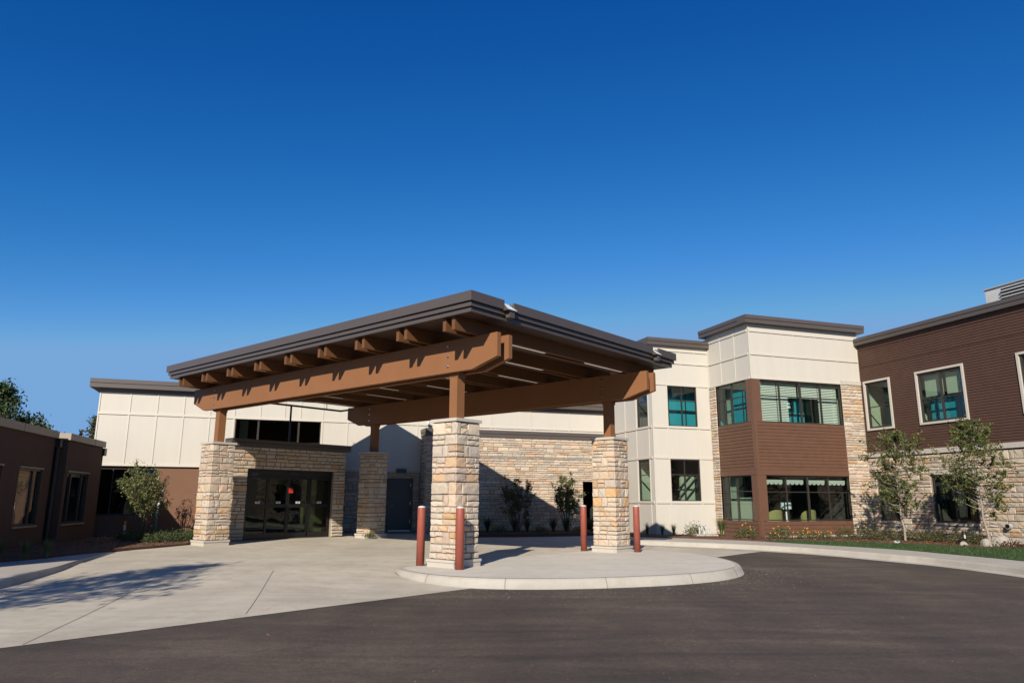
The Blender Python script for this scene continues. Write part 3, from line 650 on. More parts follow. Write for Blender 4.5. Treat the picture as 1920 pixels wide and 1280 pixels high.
mb = MB(); fL.box(mb, 1.82, 2.2, -.5, -.45, 3.6, 6.0); P_('room_partition', mb, M['sage'])
mb = MB(); fL.box(mb, .1, 1.8, -.5, -.45, 5.43, 6.0); P_('room_partition', mb, M['sage'])
mb = MB(); fL.box(mb, .5, 2.15, -.42, -.36, .1, 1.42); fL.box(mb, 1.75, 2.15, -.41, -.36, 1.42, 2.4); P_('room_partition', mb, M['sage'])
room(-6.2, -2.4, fM, 3, 3.3, 4.6, M['darkroom'])
mb = MB(); fM.box(mb, -5.75, -5.45, -1.0, -.95, 3.3, 4.3); P_('room_partition', mb, M['sage'])
room(-1.6, -.1, fR, 2.2, 3.6, 6.2, M['sage']); room(-5.2, -2.2, fR, 2.6, 3.6, 6.2, M['teal'], M['sage']); room(-8.8, -5.9, fR, 2.6, 3.6, 6.2, M['sage'])
room(-1.5, -.1, fR, 2.2, .2, 2.6, M['sage'], M['darkroom']); room(-5.0, -2.1, fR, 2.6, .2, 2.6, M['darkroom']); room(-8.6, -5.9, fR, 2.6, .2, 2.6, M['darkroom'])
room(-10.2, -8.2, fM, 2, .1, 2.4, M['darkroom'])
# windows
def window(fr, s0, s1, z0, z1, vm=(), hm=(), mf='frame', trim=None, mg='glass', fw=.036, parent=None, n=0, name='window', thick=()):
    mb = MB(); a, b = n - .10, n - .03
    fr.box(mb, s0, s1, a, b, z0, z0 + fw); fr.box(mb, s0, s1, a, b, z1 - fw, z1); fr.box(mb, s0, s0 + fw, a, b, z0 + fw, z1 - fw); fr.box(mb, s1 - fw, s1, a, b, z0 + fw, z1 - fw)
    vs = sorted([(v, .016) for v in vm] + [(v, .034) for v in thick])
    for v, h in vs: fr.box(mb, v - h, v + h, a + .005, b - .005, z0 + fw, z1 - fw)
    ed = [s0 + fw] + [x for v, h in vs for x in (v - h, v + h)] + [s1 - fw]
    for z in hm:
        for i in range(0, len(ed), 2): fr.box(mb, ed[i], ed[i + 1], a + .005, b - .005, z - .016, z + .016)
    w_ = mb.build(name, M[mf], parent or bld)
    mb = MB(); fr.quad(mb, s0 + fw, s1 - fw, n - .07, z0 + fw, z1 - fw); mb.build('pane', M[mg], w_)
    if trim:
        mb = MB(); t = .085
        fr.box(mb, s0 - t, s1 + t, n - .0, n + .05, z1, z1 + t); fr.box(mb, s0 - t, s1 + t, n, n + .05, z0 - t, z0); fr.box(mb, s0 - t, s0, n, n + .046, z0, z1); fr.box(mb, s1, s1 + t, n, n + .046, z0, z1)
        mb.build('window_trim', M[trim], w_)
    return w_
window(fM, *H_cl, thick=(-5.07, -3.60), vm=(-3.94,)); window(fM, *H_al, vm=(-9.8, -9.1), n=-.07, mg='glassd', fw=.06)
window(fS, *S_h[0], hm=(5.17,)); window(fS, *S_h[1], hm=(2.28,))
window(fT, *T_h[0], vm=(1.38,), hm=(5.18,)); window(fT, *T_h[1], vm=(1.38,), hm=(2.29,), mg='glass')
window(fL, *L_h[0], vm=(1.28,), hm=(5.15,)); window(fL, *L_h[1], vm=(1.25,), hm=(1.64,))
window(fF, *F_h[0], vm=(1.29, 3.21), thick=(2.25,), hm=(5.15,)); window(fF, *F_h[1], vm=(1.29, 3.21), thick=(2.26,), hm=(1.62,))
tw = .08
def ins(h): return (h[0] + tw, h[1] - tw, h[2] + tw, h[3] - tw)
for h, v in ((R_h[0], ()), (R_h[1], (-3.54,)), (R_h[2], (-7.33,))):
    window(fR, *h, thick=v, hm=(h[2] + .82,), fw=.07, n=.04)
    w_ = bpy.data.objects[[o.name for o in bpy.data.objects if o.name.startswith('window') and 'pane' not in o.name and 'trim' not in o.name][-1]]
    mb = MB(); t = .075; s0, s1, z0, z1 = h
    fR.box(mb, s0 - .01, s1 + .01, .0, .075, z1 - .0, z1 + t); fR.box(mb, s0 - .01, s1 + .01, 0, .075, z0 - t, z0); fR.box(mb, s0 - t, s0, 0, .073, z0 - t, z1 + t); fR.box(mb, s1, s1 + t, 0, .073, z0 - t, z1 + t)
    P_('window_trim', mb, M['white'])
window(fR, *R_h[3], hm=(1.5,), n=.0, fw=.06); window(fR, *R_h[4], thick=(-3.54,), fw=.06); window(fR, *R_h[5], thick=(-7.3,), fw=.06)
# pale slats behind the bay's upper glass, painting in the reflected siding
def reflection_slats(fr, s0, s1, z0, z1, n=-.22, st=.062):
    mb = MB(); z = z1
    while z > z0:
        fr.box(mb, s0, s1, n - .02, n + .012, z - .040, z - .006); z -= st
    P_('window_blind', mb, M['reflect_slat'])
reflection_slats(fF, .44, 1.26, 4.2, 5.68); reflection_slats(fF, 1.31, 1.78, 4.2, 5.14); reflection_slats(fF, 1.31, 2.2, 5.16, 5.68); reflection_slats(fF, 3.23, 4.1, 4.2, 5.68); reflection_slats(fF, 2.3, 3.19, 5.16, 5.68)
mb = MB(); fR.box(mb, -4.3, -3.62, -.2, -.18, 4.95, 5.7); fR.box(mb, -3.48, -2.75, -.2, -.18, 4.95, 5.7); P_('window_blind', mb, M['sage'])
# scalloped valance
mb = MB(); K_ = 0
for s0, s1 in ((.45, 1.22), (1.36, 2.16), (2.36, 3.14), (3.28, 4.1)):
    k = 4
    for i in range(k):
        a = s0 + (s1 - s0) * i / k; b = s0 + (s1 - s0) * (i + 1) / k; m_ = (a + b) / 2; r = (b - a) / 2
        pts = [fF.p(a, -.16, 2.06), fF.p(b, -.16, 2.06)] + [fF.p(m_ + r * math.cos(t), -.16, 1.96 - r * .8 * math.sin(t)) for t in (0, .5, 1, 1.57, 2.1, 2.6, 3.14)]
        mb.face(pts); 
P_('valance', mb, mat('valance_cloth', (.40, .43, .38), .8))
# service door and fittings
mb = MB(); fM.box(mb, -.09, -.02, -.12, -.02, .10, 2.11); fM.box(mb, .84, .91, -.12, -.02, .10, 2.11); fM.box(mb, -.02, .84, -.12, -.02, 2.04, 2.11)
d_ = P_('door_frame', mb, M['frameb'])
mb = MB(); fM.box(mb, -.015, .835, -.10, -.055, .13, 2.035); dd_ = P_('door', mb, M['door'])
mb = MB(); q = fM.p(.06, -.04, 1.06); mb.tube([q, q + fM.n * .05, q + fM.n * .05 + fM.d * .12], .012, 8); mb.build('handle', M['steel'], dd_)
mb = MB()
for z in (.4, 1.1, 1.8): fM.box(mb, .822, .842, -.054, -.035, z, z + .12)
mb.build('hinge', M['steel'], dd_)
mb = MB(); fM.box(mb, .22, .61, .0, .13, 2.34, 2.49); P_('wall_light', mb, M['frameb'])
mb = MB(); fM.box(mb, -.02, .84, -.054, .05, .10, .128); P_('threshold', mb, M['steel'])
mb = MB(); q = fM.p(1.42, 0, 4.35); mb.tube([q, q + fM.n * .18], .03, 8); mb.lathe(q.x + fM.n.x * .2, q.y + fM.n.y * .2, [(.0, q.z - .1), (.06, q.z - .08), (.075, q.z - .02), (.07, q.z + .03), (0, q.z + .04)], 12); P_('security_camera', mb, M['decal'])
# vestibule
va, vb = -3.86, .40
H_sl = (-3.33, -.04, .04, 2.25)
fVl = Fr(fV.p(va, 0, 0), B, NB); fVr = Fr(fV.p(vb, 0, 0), cu, cv)
mb = MB(); wall(mb, fV, va, vb, -.1, 2.98, [H_sl], reveal=.25); wall(mb, fVl, 0, 4.5, -.1, 2.98); wall(mb, fVr, 0, 2.6, -.1, 2.98); vo = P_('stone_wall', mb, M['mortar'])
mb = MB(); ashlar(mb, fV, va, vb, .05, 2.94, [H_sl], rng=random.Random(51), hs=(.10, .14, .2), ext=.03, dep=.04); ashlar(mb, fVl, .0, 3, .05, 2.94, rng=random.Random(52)); ashlar(mb, fVr, .0, 2.4, .05, 2.94, rng=random.Random(53)); mb.build('stone_facing', M['stone'], vo)
coping('parapet_cap', [(fV, va - .15, vb + .15), (fVl, .302, 4.4), (fVr, .302, 2.5)], M['coping'], 2.95, 3.17, .15)
mb = MB(); rp = [fV.p(va + .05, -.05, 3.0), fV.p(vb - .05, -.05, 3.0), fV.p(vb - .05, -2.6, 3.0), fV.p(va + .05, -.05, 3.0) + B * 4.6]; mb.face(rp); P_('roof', mb, M['galv'])
mb = MB(); P = fV.p; q0, q1 = P(-3.7, -.2, 0) + B * 3.4, P(.3, -3.0, 0); U_ = Vector((0, 0, 2.8)); mb.face([q0, q1, q1 + U_, q0 + U_]); P_('room_interior', mb, M['darkroom'])
mb = MB(); p0, p1 = P(-3.7, -.2, 0), P(.3, -.2, 0)
for z_ in (.045, 2.6): mb.face([p + Vector((0, 0, z_)) for p in (p0, p1, q1, q0)])
mb.face([p0, q0, q0 + U_, p0 + U_]); P_('room_interior', mb, M['darkroom'])
mb = MB(); mb.face([P(-.80, -.75, .05), P(.1, -.75, .05), P(.1, -.75, 2.1), P(-.80, -.75, 2.1)]); P_('room_interior', mb, mat('olive_wall', (.42, .46, .17), .9))
mb = MB(); f0, f1 = -.24, -.10
fV.box(mb, -3.33, -.04, f0, f1 + .03, 2.03, 2.25); fV.box(mb, -3.33, -3.27, f0, f1, .04, 2.03); fV.box(mb, -.10, -.04, f0, f1, .04, 2.03)
sl = P_('sliding_door', mb, M['frameb'])
edges = [-3.27, -2.49, -1.70, -.90, -.10]
for i in range(4):
    s0, s1 = edges[i] + .003, edges[i + 1] - .003; nn = -.13 if i in (0, 3) else -.19
    mb = MB(); t = .055
    fV.box(mb, s0, s0 + t, nn - .02, nn + .02, .05, 2.025); fV.box(mb, s1 - t, s1, nn - .02, nn + .02, .05, 2.025)
    for z0, z1 in ((.05, .22), (1.03, 1.14), (1.95, 2.025)): fV.box(mb, s0 + t, s1 - t, nn - .02, nn + .02, z0, z1)
    mb.build('door_leaf', M['frameb'], sl)
    mb = MB(); fV.quad(mb, s0 + t, s1 - t, nn, .22, 1.03); fV.quad(mb, s0 + t, s1 - t, nn, 1.14, 1.95); mb.build('pane', M['glassd'], sl)
    m_ = (s0 + s1) / 2 + (.05 if i < 2 else 0)
    mb = MB(); fV.box(mb, m_ - .085, m_ + .085, nn + .006, nn + .009, 1.16, 1.225); mb.build('door_decal', M['decal'], sl)
    mb = MB(); fV.box(mb, m_ - .04, m_ - .015, nn + .0095, nn + .012, 1.18, 1.21); fV.box(mb, m_ + .01, m_ + .035, nn + .0095, nn + .012, 1.18, 1.21); mb.build('door_decal', M['frame'], sl)
mb = MB()
for i in (0, 1):
    for j in (0, 1): fV.box(mb, -1.69 + i * .085, -1.69 + i * .085 + .075, -.163, -.160, 1.50 + j * .085, 1.575 + j * .085)
mb.build('door_decal', M['red'], sl)
mb = MB(); fV.box(mb, -1.80, -1.45, -.07, -.03, 2.12, 2.16); mb.build('door_sensor', M['frame'], sl)
# fire pipe from the vestibule roof into the canopy
mb = MB(); z_ = 4.50
mb.tube([W(12.0, 3.83, 3.0), W(12.0, 3.83, z_)], .035, 8); mb.tube([W(12.0, 2.2, z_), W(12.0, 5.93, z_), W(9.2, 5.93, z_ + .02)], .035, 8)
mb.tube([W(12.0, 5.3, z_), W(12.0, 5.3, z_ + .3)], .012, 6)
tag(mb.build('sprinkler_pipe', M['frameb']), 'thin black sprinkler pipe rising from the entrance roof to the canopy', 'pipe')
# rooftop unit
hv = thing('rooftop_unit', 'grey louvred mechanical unit on the roof of the brown sided wing', 'air unit', tuple(fR.p(-7.5, -.8, 7.3)))
mb = MB(); fR.box(mb, -9.6, -5.05, -2.6, -.75, 7.3, 8.33); mb.build('casing', M['galv2'], hv)
mb = MB(); fR.box(mb, -9.5, -5.62, -.75, -.735, 7.45, 8.24); mb.build('grille_opening', M['frameb'], hv)
mb = MB()
for k in range(7):
    z = 7.46 + k * .11; P = fR.p; mb.hexa([P(-9.5, -.73, z), P(-5.62, -.73, z), P(-5.62, -.74, z + .02), P(-9.5, -.74, z + .02), P(-9.5, -.66, z - .02 + .03), P(-5.62, -.66, z + .01), P(-5.62, -.73, z + .055), P(-9.5, -.73, z + .055)])
mb.build('louvres', M['galv2'], hv)
mb = MB(); fR.box(mb, -9.65, -5.0, -2.65, -.70, 8.33, 8.365); mb.build('lid', M['galv'], hv)

# ------------------------------------------------------------------ left wing
lw = thing('low_wing', 'low dark brown flat-roofed building at the left edge, in shade', 'building', tuple(fW.p(0, 0, 0)))
W_h1 = [(-1.0, .48, .60, 2.06), (-4.6, -2.0, .60, 2.06)]; W_h2 = [(1.75, 3.6, .58, 2.05)]
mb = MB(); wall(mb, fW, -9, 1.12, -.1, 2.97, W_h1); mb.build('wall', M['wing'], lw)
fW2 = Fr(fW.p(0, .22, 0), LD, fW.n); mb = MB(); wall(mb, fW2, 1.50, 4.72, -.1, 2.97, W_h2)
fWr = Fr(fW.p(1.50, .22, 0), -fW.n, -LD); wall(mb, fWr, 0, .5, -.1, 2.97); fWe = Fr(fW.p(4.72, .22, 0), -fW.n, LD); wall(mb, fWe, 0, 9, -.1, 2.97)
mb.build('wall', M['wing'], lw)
mb = MB(); wall(mb, fW, 1.12, 1.50, -.1, 2.9, n=-.10); mb.build('recess_wall', M['black'], lw)
mb = MB(); q0 = fW.p(1.31, .03, 0); mb.tube([q0 + Vector((0, 0, .0)), q0 + Vector((0, 0, 2.75))], .05, 8); fW.box(mb, 1.18, 1.44, -.08, .12, 2.72, 2.95); mb.build('downspout', M['black'], lw)
mb = MB(); q0 = fW.p(4.84, .16, 0); mb.tube([q0, q0 + Vector((0, 0, 2.7))], .055, 8); fW.box(mb, 4.73, 4.97, .06, .28, 2.68, 2.92); mb.build('downspout', M['black'], lw)
mb = MB(); fW.box(mb, -9, 1.20, -.3, .06, 2.955, 3.15); fW.box(mb, 1.46, 4.80, -.3, .28, 2.94, 3.13); fWe.box(mb, .58, 9, -.3, .06, 2.94, 3.13); mb.build('roof_cap', M['wingcap'], lw)
mb = MB()
for s in (-4.2, -1.2): fW.box(mb, s, s + .02, .055, .066, 2.96, 3.152)
fW.box(mb, 3.7, 3.72, .275, .286, 2.945, 3.132); mb.build('cap_joint', M['frame'], lw)
mb = MB(); fW.box(mb, -9, 4.7, -10, -.1, 2.85, 2.98); mb.build('roof', M['galv'], lw)
for fr, h, vm in ((fW, W_h1[0], (.02,)), (fW, W_h1[1], (-3.3,)), (fW2, W_h2[0], (2.2, 3.15))):
    wn = window(fr, *h, thick=vm, fw=.05, parent=lw)
    mb = MB(); fr.box(mb, h[0] - .03, h[1] + .03, -.06, .03, h[3], h[3] + .035); fr.box(mb, h[0] - .03, h[1] + .03, -.06, .04, h[2] - .04, h[2]); mb.build('sill', M['wingcap'], wn)
    mb = MB(); P = fr.p; d = 1.5
    mb.face([P(h[0] - .2, -d, h[2] - .3), P(h[1] + .2, -d, h[2] - .3), P(h[1] + .2, -d, h[3] + .3), P(h[0] - .2, -d, h[3] + .3)])
    for s in (h[0] - .2, h[1] + .2): mb.face([P(s, -.13, h[2] - .3), P(s, -d, h[2] - .3), P(s, -d, h[3] + .3), P(s, -.13, h[3] + .3)])
    for z in (h[2] - .3, h[3] + .3): mb.face([P(h[0] - .2, -.13, z), P(h[1] + .2, -.13, z), P(h[1] + .2, -d, z), P(h[0] - .2, -d, z)])
    mb.build('room_interior', M['darkroom'], lw)
mb = MB(); fW.box(mb, -.94, -.03, -.13, -.12, .66, 2.0); mb.build('window_blind', mat('tan_blind', (.55, .28, .16), .8), lw)
mb = MB()
for k in range(6): fW.box(mb, .08 + k * .05, .105 + k * .05, -.15 - .02 * (k % 2), -.14 - .02 * (k % 2), 1.2, 1.96)
mb.build('curtain', mat('pink_curtain', (.6, .42, .45), .9), lw)
mb = MB(); fW2.box(mb, 1.8, 3.55, -.2, -.15, 1.93, 2.0); mb.build('window_blind', M['decal'], lw)

lw.scale = (1.02, 1.02, 1.02); lw.location.z = -.026

# ------------------------------------------------------------------ entrance canopy
can = thing('entrance_canopy', 'brown steel entrance canopy with dark flat roof on four stone pillars', 'canopy', tuple(W(5.27, 3.2, 0)))
class CF:                                # axis boxes in the canopy's own axes
    @staticmethod
    def box(mb, a0, a1, b0, b1, z0, z1, col=None):
        mb.hexa([W(a0, b0, z0), W(a1, b0, z0), W(a1, b1, z0), W(a0, b1, z0), W(a0, b0, z1), W(a1, b0, z1), W(a1, b1, z1), W(a0, b1, z1)], col)
RA0, RA1, RB0, RB1 = -1.09, 11.62, -.76, 7.30
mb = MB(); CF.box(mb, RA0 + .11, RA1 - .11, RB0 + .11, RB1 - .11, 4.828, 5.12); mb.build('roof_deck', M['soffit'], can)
def ringbox(mb, i, z0, z1, t=.05, notch=()):
    a0, a1, b0, b1 = RA0 + i, RA1 - i, RB0 + i, RB1 - i
    CF.box(mb, a0, a1, b0, b0 + t, z0, z1); CF.box(mb, a0, a1, b1 - t, b1, z0, z1)
    for p, q in sub((b0 + t, b1 - t), notch): CF.box(mb, a0, a0 + t, p, q, z0, z1)
    CF.box(mb, a1 - t, a1, b0 + t, b1 - t, z0, z1)
mb = MB(); SC = [(.20, .50), (6.06, 6.36)]
ringbox(mb, 0, 5.015, 5.206, .05, SC); ringbox(mb, .045, 4.918, 5.000, .06); ringbox(mb, .09, 4.820, 4.902, .06); ringbox(mb, .12, 4.84, 5.19, .04, SC)
mb.build('fascia', M['fascia'], can)
for s0, s1 in SC:
    mb = MB(); CF.box(mb, RA0 - .10, RA0 + .17, s0 - .02, s1 + .02, 4.99, 5.012)
    for s, o_ in ((s0, -1), (s1, 1)):
        mb.face([W(RA0 + .1, s, 5.012), W(RA0 - .10, s, 5.012), W(RA0 + .1, s, 5.2)]);
    CF.box(mb, RA0 - .08, RA0 + .04, s0 + .08, s1 - .08, 4.86, 4.989)
    so_ = mb.build('scupper', M['fascia'], can)
    mb = MB(); mb.face([W(RA0 + .16, s0, 5.2), W(RA0 + .16, s1, 5.2), W(RA0 - .09, s1, 5.016), W(RA0 - .09, s0, 5.016)]); mb.build('scupper_liner', M['decal'], so_)
pr = [(-.98, 4.56), (-.98, 4.08), (-.28, 3.885), (10.85, 3.885), (11.50, 4.14), (11.50, 4.56)]
def beam(b):
    mb = MB(); t = .108; n = len(pr)
    mb.face([W(a, b, z) for a, z in pr]); mb.face([W(a, b + t, z) for a, z in reversed(pr)])
    mb.grid([[W(a, b, z) for a, z in pr], [W(a, b + t, z) for a, z in pr]], None, True)
    return mb.build('beam', M['beam'], can)
PC = .34
for c0 in (PC, 5.755 + PC): beam(c0 - .225); beam(c0 + .117)
for k in range(9):
    ac = -.315 + 1.41 * k
    for o_ in (.125, -.125):
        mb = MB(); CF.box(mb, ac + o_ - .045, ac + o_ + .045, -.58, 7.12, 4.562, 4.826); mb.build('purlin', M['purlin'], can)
mb = MB()
for k in range(9):
    ac = -.315 + 1.41 * k
    for c0, c1 in ([(.95, 2.5), (4.1, 5.75)] if k % 2 == 0 else [(2.6, 4.2)]):
        m1 = MB(); CF.box(m1, ac - .04, ac + .04, c0, c1, 4.575, 4.62); m1.build('strip_light', M['tube'], can)
for i, (ca, cb) in enumerate(((0, 0), (9.83, 0), (0, 5.755), (9.83, 5.755))):
    a, b = ca + PC, cb + PC
    zb = gz(a, b) - .02 if i in (1, 3) else -.01
    mb = MB(); CF.box(mb, a - .11, a + .11, b - .11, b + .11, 2.9, 3.884 + .35); mb_ = MB(); CF.box(mb_, a - .135, a + .135, b - .1165, b + .1165, 3.80, 3.884)
    po = mb.build('post', M['beam'], can); mb_.build('collar', M['beam'], po)
    mb = MB(); CF.box(mb, a - .32, a + .32, b - .32, b + .32, zb, 2.85); pl = mb.build('stone_pillar', M['mortar'], can)
    mb = MB()
    for fr in (Fr(W(a - .32, b - .32), cv, -cu), Fr(W(a + .32, b - .32), cv, cu), Fr(W(a - .32, b - .32), cu, -cv), Fr(W(a - .32, b + .32), cu, cv)):
        ashlar(mb, fr, 0, .64, zb + .17, 2.845, rng=random.Random(60 + i * 7 + int(fr.o.x * 10)), hs=(.12, .165, .21, .24), lmin=.13, lmax=.36, dep=.030, ext=.020, rough=.009)
    mb.build('stone_facing', M['stone'], pl)
    mb = MB(); CF.box(mb, a - .375, a + .375, b - .375, b + .375, 2.85, 2.912); mb.build('pillar_cap', M['limestone'], pl)
    mb = MB(); CF.box(mb, a - .375, a + .375, b - .375, b + .375, zb, zb + .115); CF.box(mb, a - .39, a + .39, b - .39, b + .39, zb + .117, zb + .165); mb.build('plinth', M['limestone'], pl)
mb = MB()
for ca in (0, 9.83):
    for c0 in (PC, 5.755 + PC):
        for z in (4.02, 4.23, 4.44):
            q = W(ca + PC + .06, c0 - .225, z); mb.tube([q, q - cv * .012], .030, 8); mb.tube([q - cv * .012, q - cv * .035], .017, 6)
mb.build('beam_bolt', M['steel'], can)

# ------------------------------------------------------------------ bollards
def bollard(a, b, zz, label):
    q = W(a, b, 0); t = thing('bollard', label, 'bollard', (q.x, q.y, zz), 'red bollards guarding the front pillars')
    mb = MB(); mb.lathe(q.x, q.y, [(0, zz), (.083, zz), (.083, zz + 1.125), (.079, zz + 1.14)], 24); mb.build('sleeve', M['bollard'], t, True)
    mb = MB(); mb.lathe(q.x, q.y, [(.079, zz + 1.14), (.070, zz + 1.158), (.04, zz + 1.172), (0, zz + 1.176)], 24); mb.build('top', M['bolltop'], t, True)
    return t
proto = bollard(.93, -.02, .005, 'red bollard left of the near stone pillar')
def again(a, b, zz, label):
    t = copy_tree(proto); q = W(a, b, 0); t.location = (q.x, q.y, zz); t['label'] = label
again(-.25, -.10, .005, 'red bollard in front of the near stone pillar, casting its shadow on it')
again(1.02, 5.80, .005, 'red bollard left of the right-hand front stone pillar')
again(-.22, 6.40, .005, 'red bollard right of the right-hand front stone pillar')
# ------------------------------------------------------------------ plants
def rv(rng, s=1): return Vector((rng.gauss(0, 1), rng.gauss(0, 1), rng.gauss(0, 1))).normalized() * s
def leaf(mb, c, s, rng, pal, flat=.0):
    n = rv(rng); n.z = abs(n.z) + flat; n.normalize(); a = n.orthogonal().normalized(); a.rotate(Quaternion(n, rng.uniform(0, 6.28))); b = n.cross(a)
    k = rng.uniform(.65, 1.35); col = rng.choice(pal); L = s * rng.uniform(.7, 1.3); w_ = L * rng.uniform(.35, .55)
    mb.face([c - a * L * .5, c + b * w_ * .5 + a * L * .05, c + a * L * .5, c - b * w_ * .5 + a * L * .05], tuple(q * k for q in col))
GREEN = [(.09, .13, .028), (.07, .105, .022), (.12, .15, .038), (.055, .085, .022)]
OLIVE = [(.14, .155, .045), (.11, .13, .035), (.16, .15, .045), (.08, .10, .03), (.20, .18, .05)]
DARKG = [(.03, .055, .015), (.045, .07, .018), (.06, .085, .02), (.03, .045, .02)]
AUTUMN = [(.10, .08, .025), (.13, .06, .02), (.06, .075, .02), (.09, .045, .02), (.08, .10, .025)]
def stempath(base, tip, rng, bow=.1, n=6):
    d = tip - base; s = rv(rng, bow * d.length); s.z *= .2
    return [base + d * (i / n) + s * math.sin(math.pi * i / n) + rv(rng, .01 * d.length) * (0 < i < n) for i in range(n + 1)]
def tree(name, label, cat, x, y, z, h, r, nb, nl, ls, pal, bark, tr=.04, lo=.25, seed=1, group=None, shape=1.0, clus=.18, lean=(0, 0), per=5):
    rng = random.Random(seed); t = thing(name, label, cat, (x, y, z), group); base = Vector((x, y, z)); top = Vector((x + lean[0], y + lean[1], z + h))
    tp = stempath(base, top, rng, .035, 9); mb = MB(); mb.tube(tp, [tr * (1 - .88 * i / 9) for i in range(10)], 9); tk = mb.build('trunk', M[bark], t, True)
    mb = MB(); lm = MB()
    def along(f):
        f = max(0, min(.999, f)) * 9; i = int(f); return tp[i].lerp(tp[i + 1], f - i)
    for k in range(nb):
        f = lo + (1 - lo) * ((k + rng.random()) / nb) * .97; p = along(f); g = (f - lo) / (1 - lo)
        prof = math.sin(math.pi * min(1, .16 + .84 * g) ** shape) * .9 + .16 if g < .97 else .15
        L = r * max(.16, prof) * rng.uniform(.55, 1.12); az = k * 2.4 + rng.uniform(-.5, .5); el = rng.uniform(.25, .75) + g * .4
        tip = p + Vector((math.cos(az) * math.cos(el), math.sin(az) * math.cos(el), math.sin(el) * .8)) * L
        bp = stempath(p, tip, rng, .10, 5); r0 = tr * (1 - .8 * f) * .45
        mb.tube(bp, [r0 * (1 - .8 * i / 5) for i in range(6)], 5, cap=False)
        for m_ in range(per):
            q = bp[rng.randint(1, 4)].lerp(bp[5], rng.random()); tw_ = q + rv(rng, L * .38) + Vector((0, 0, .02)); mb.tube([q, tw_], [r0 * .25, r0 * .1], 3, cap=False)
            kk = nl // (nb * per)
            for _ in range(kk):
                c = q.lerp(tw_, rng.uniform(.2, 1.1)) + rv(rng, clus * abs(rng.gauss(0, .55))); leaf(lm, c, ls, rng, pal)
    mb.build('branch', M[bark], tk, True)
    lm.build('crown', M['leaf'], t); return t
def shrub(name, label, x, y, z, h, r, ns, nl, ls, pal, seed=1, lo=.35, group=None, cat='shrub', lean=(0, 0), dense=.09, stem=.014, pal2=None, side=0):
    rng = random.Random(seed); t = thing(name, label, cat, (x, y, z), group); base = Vector((x, y, z)); mb = MB(); lm = MB()
    for k in range(ns):
        az = k * 2.4 + rng.uniform(-.4, .4); rr = r * math.sqrt((k + .5) / ns) * rng.uniform(.75, 1.1); hh = h * (1 - .30 * (rr / r) ** 2) * rng.uniform(.82, 1.03)
        tip = base + Vector((math.cos(az) * rr + lean[0], math.sin(az) * rr + lean[1], hh)); p = stempath(base + Vector((math.cos(az) * .05, math.sin(az) * .05, 0)), tip, rng, .09, 7)
        mb.tube(p, [stem * (1 - .75 * i / 7) for i in range(8)], 5, cap=False)
        for j in range(7):
            f = rng.uniform(lo, 1) * 7; i = min(6, int(f)); q = p[i].lerp(p[i + 1], f - i); tw_ = q + rv(rng, r * .30) + Vector((0, 0, r * .08)); mb.tube([q, tw_], [stem * .3, stem * .12], 3, cap=False)
            for _ in range(nl // (ns * 7)):
                c = q.lerp(tw_, rng.uniform(.1, 1.15)) + rv(rng, dense * abs(rng.gauss(0, .8))); pl = pal2 if (pal2 and (c.x - x) > side) else pal; leaf(lm, c, ls, rng, pl)
    mb.build('stem', M['bark'], t, True); lm.build('foliage', M['leaf'], t); return t
def tuft(label, x, y, z, h, r, n, pal, seed, group, name='ornamental_grass'):
    rng = random.Random(seed); t = thing(name, label, 'grass clump', (x, y, z), group); mb = MB()
    for _ in range(n):
        az = rng.uniform(0, 6.28); lean = rng.uniform(.05, 1) * r; hh = h * rng.uniform(.6, 1.05); w_ = .006; dx, dy = math.cos(az), math.sin(az); c = rng.choice(pal); k = rng.uniform(.7, 1.3); c = tuple(q * k for q in c)
        pts = []
        for i in range(4):
            f = i / 3; o_ = lean * f * f; pts.append((x + dx * (o_ + .03), y + dy * (o_ + .03), z + hh * math.sin(f * 1.45) / math.sin(1.45), w_ * (1 - .85 * f)))
        mb.grid([[(px - dy * w2, py + dx * w2, pz), (px + dy * w2, py - dx * w2, pz)] for px, py, pz, w2 in pts], c)
    mb.build('blades', M['leaf'], t); return t
def mound(label, x, y, z, h, r, n, ls, pal, seed, group, flowers=0, name='low_shrub', cat='low shrub', fc=(.70, .24, .015)):
    rng = random.Random(seed); t = thing(name, label, cat, (x, y, z), group); mb = MB(); st = MB()
    for _ in range(n):
        d = rv(rng); d.z = abs(d.z); q = rng.uniform(.45, 1.0) * (1 + .18 * math.sin(3 * math.atan2(d.y, d.x) + seed)); leaf(mb, Vector((x + d.x * r * q, y + d.y * r * q, z + .02 + d.z * h * q * rng.uniform(.75, 1.1))), ls, rng, pal)
    for k in range(14):
        d = rv(rng); d.z = abs(d.z) + .3; d.normalize(); st.tube([(x, y, z), (x + d.x * r * .8, y + d.y * r * .8, z + d.z * h * .9)], [.006, .003], 3, cap=False)
    st.build('stem', M['bark'], t); mb.build('foliage', M['leaf'], t)
    if flowers:
        mb = MB()
        for _ in range(flowers):
            d = rv(rng); d.z = abs(d.z) * .7 + .45; d.y = -abs(d.y) * .8; d.normalize(); c = Vector((x + d.x * r * 1.02, y + d.y * r * 1.02, z + d.z * h * 1.1))
            for a in range(5):
                an = a * 1.257; e = Vector((math.cos(an), -.5, math.sin(an))) * .026; f_ = Vector((-math.sin(an), 0, math.cos(an))) * .011; k = rng.uniform(.7, 1.1); mb.face([c, c + e * .6 + f_, c + e, c + e * .6 - f_], tuple(v * k for v in fc))
        mb.build('flower', M['petal'], t)
    return t
M['petal'] = mat('petals', (1, 1, 1), .6, attr=True)
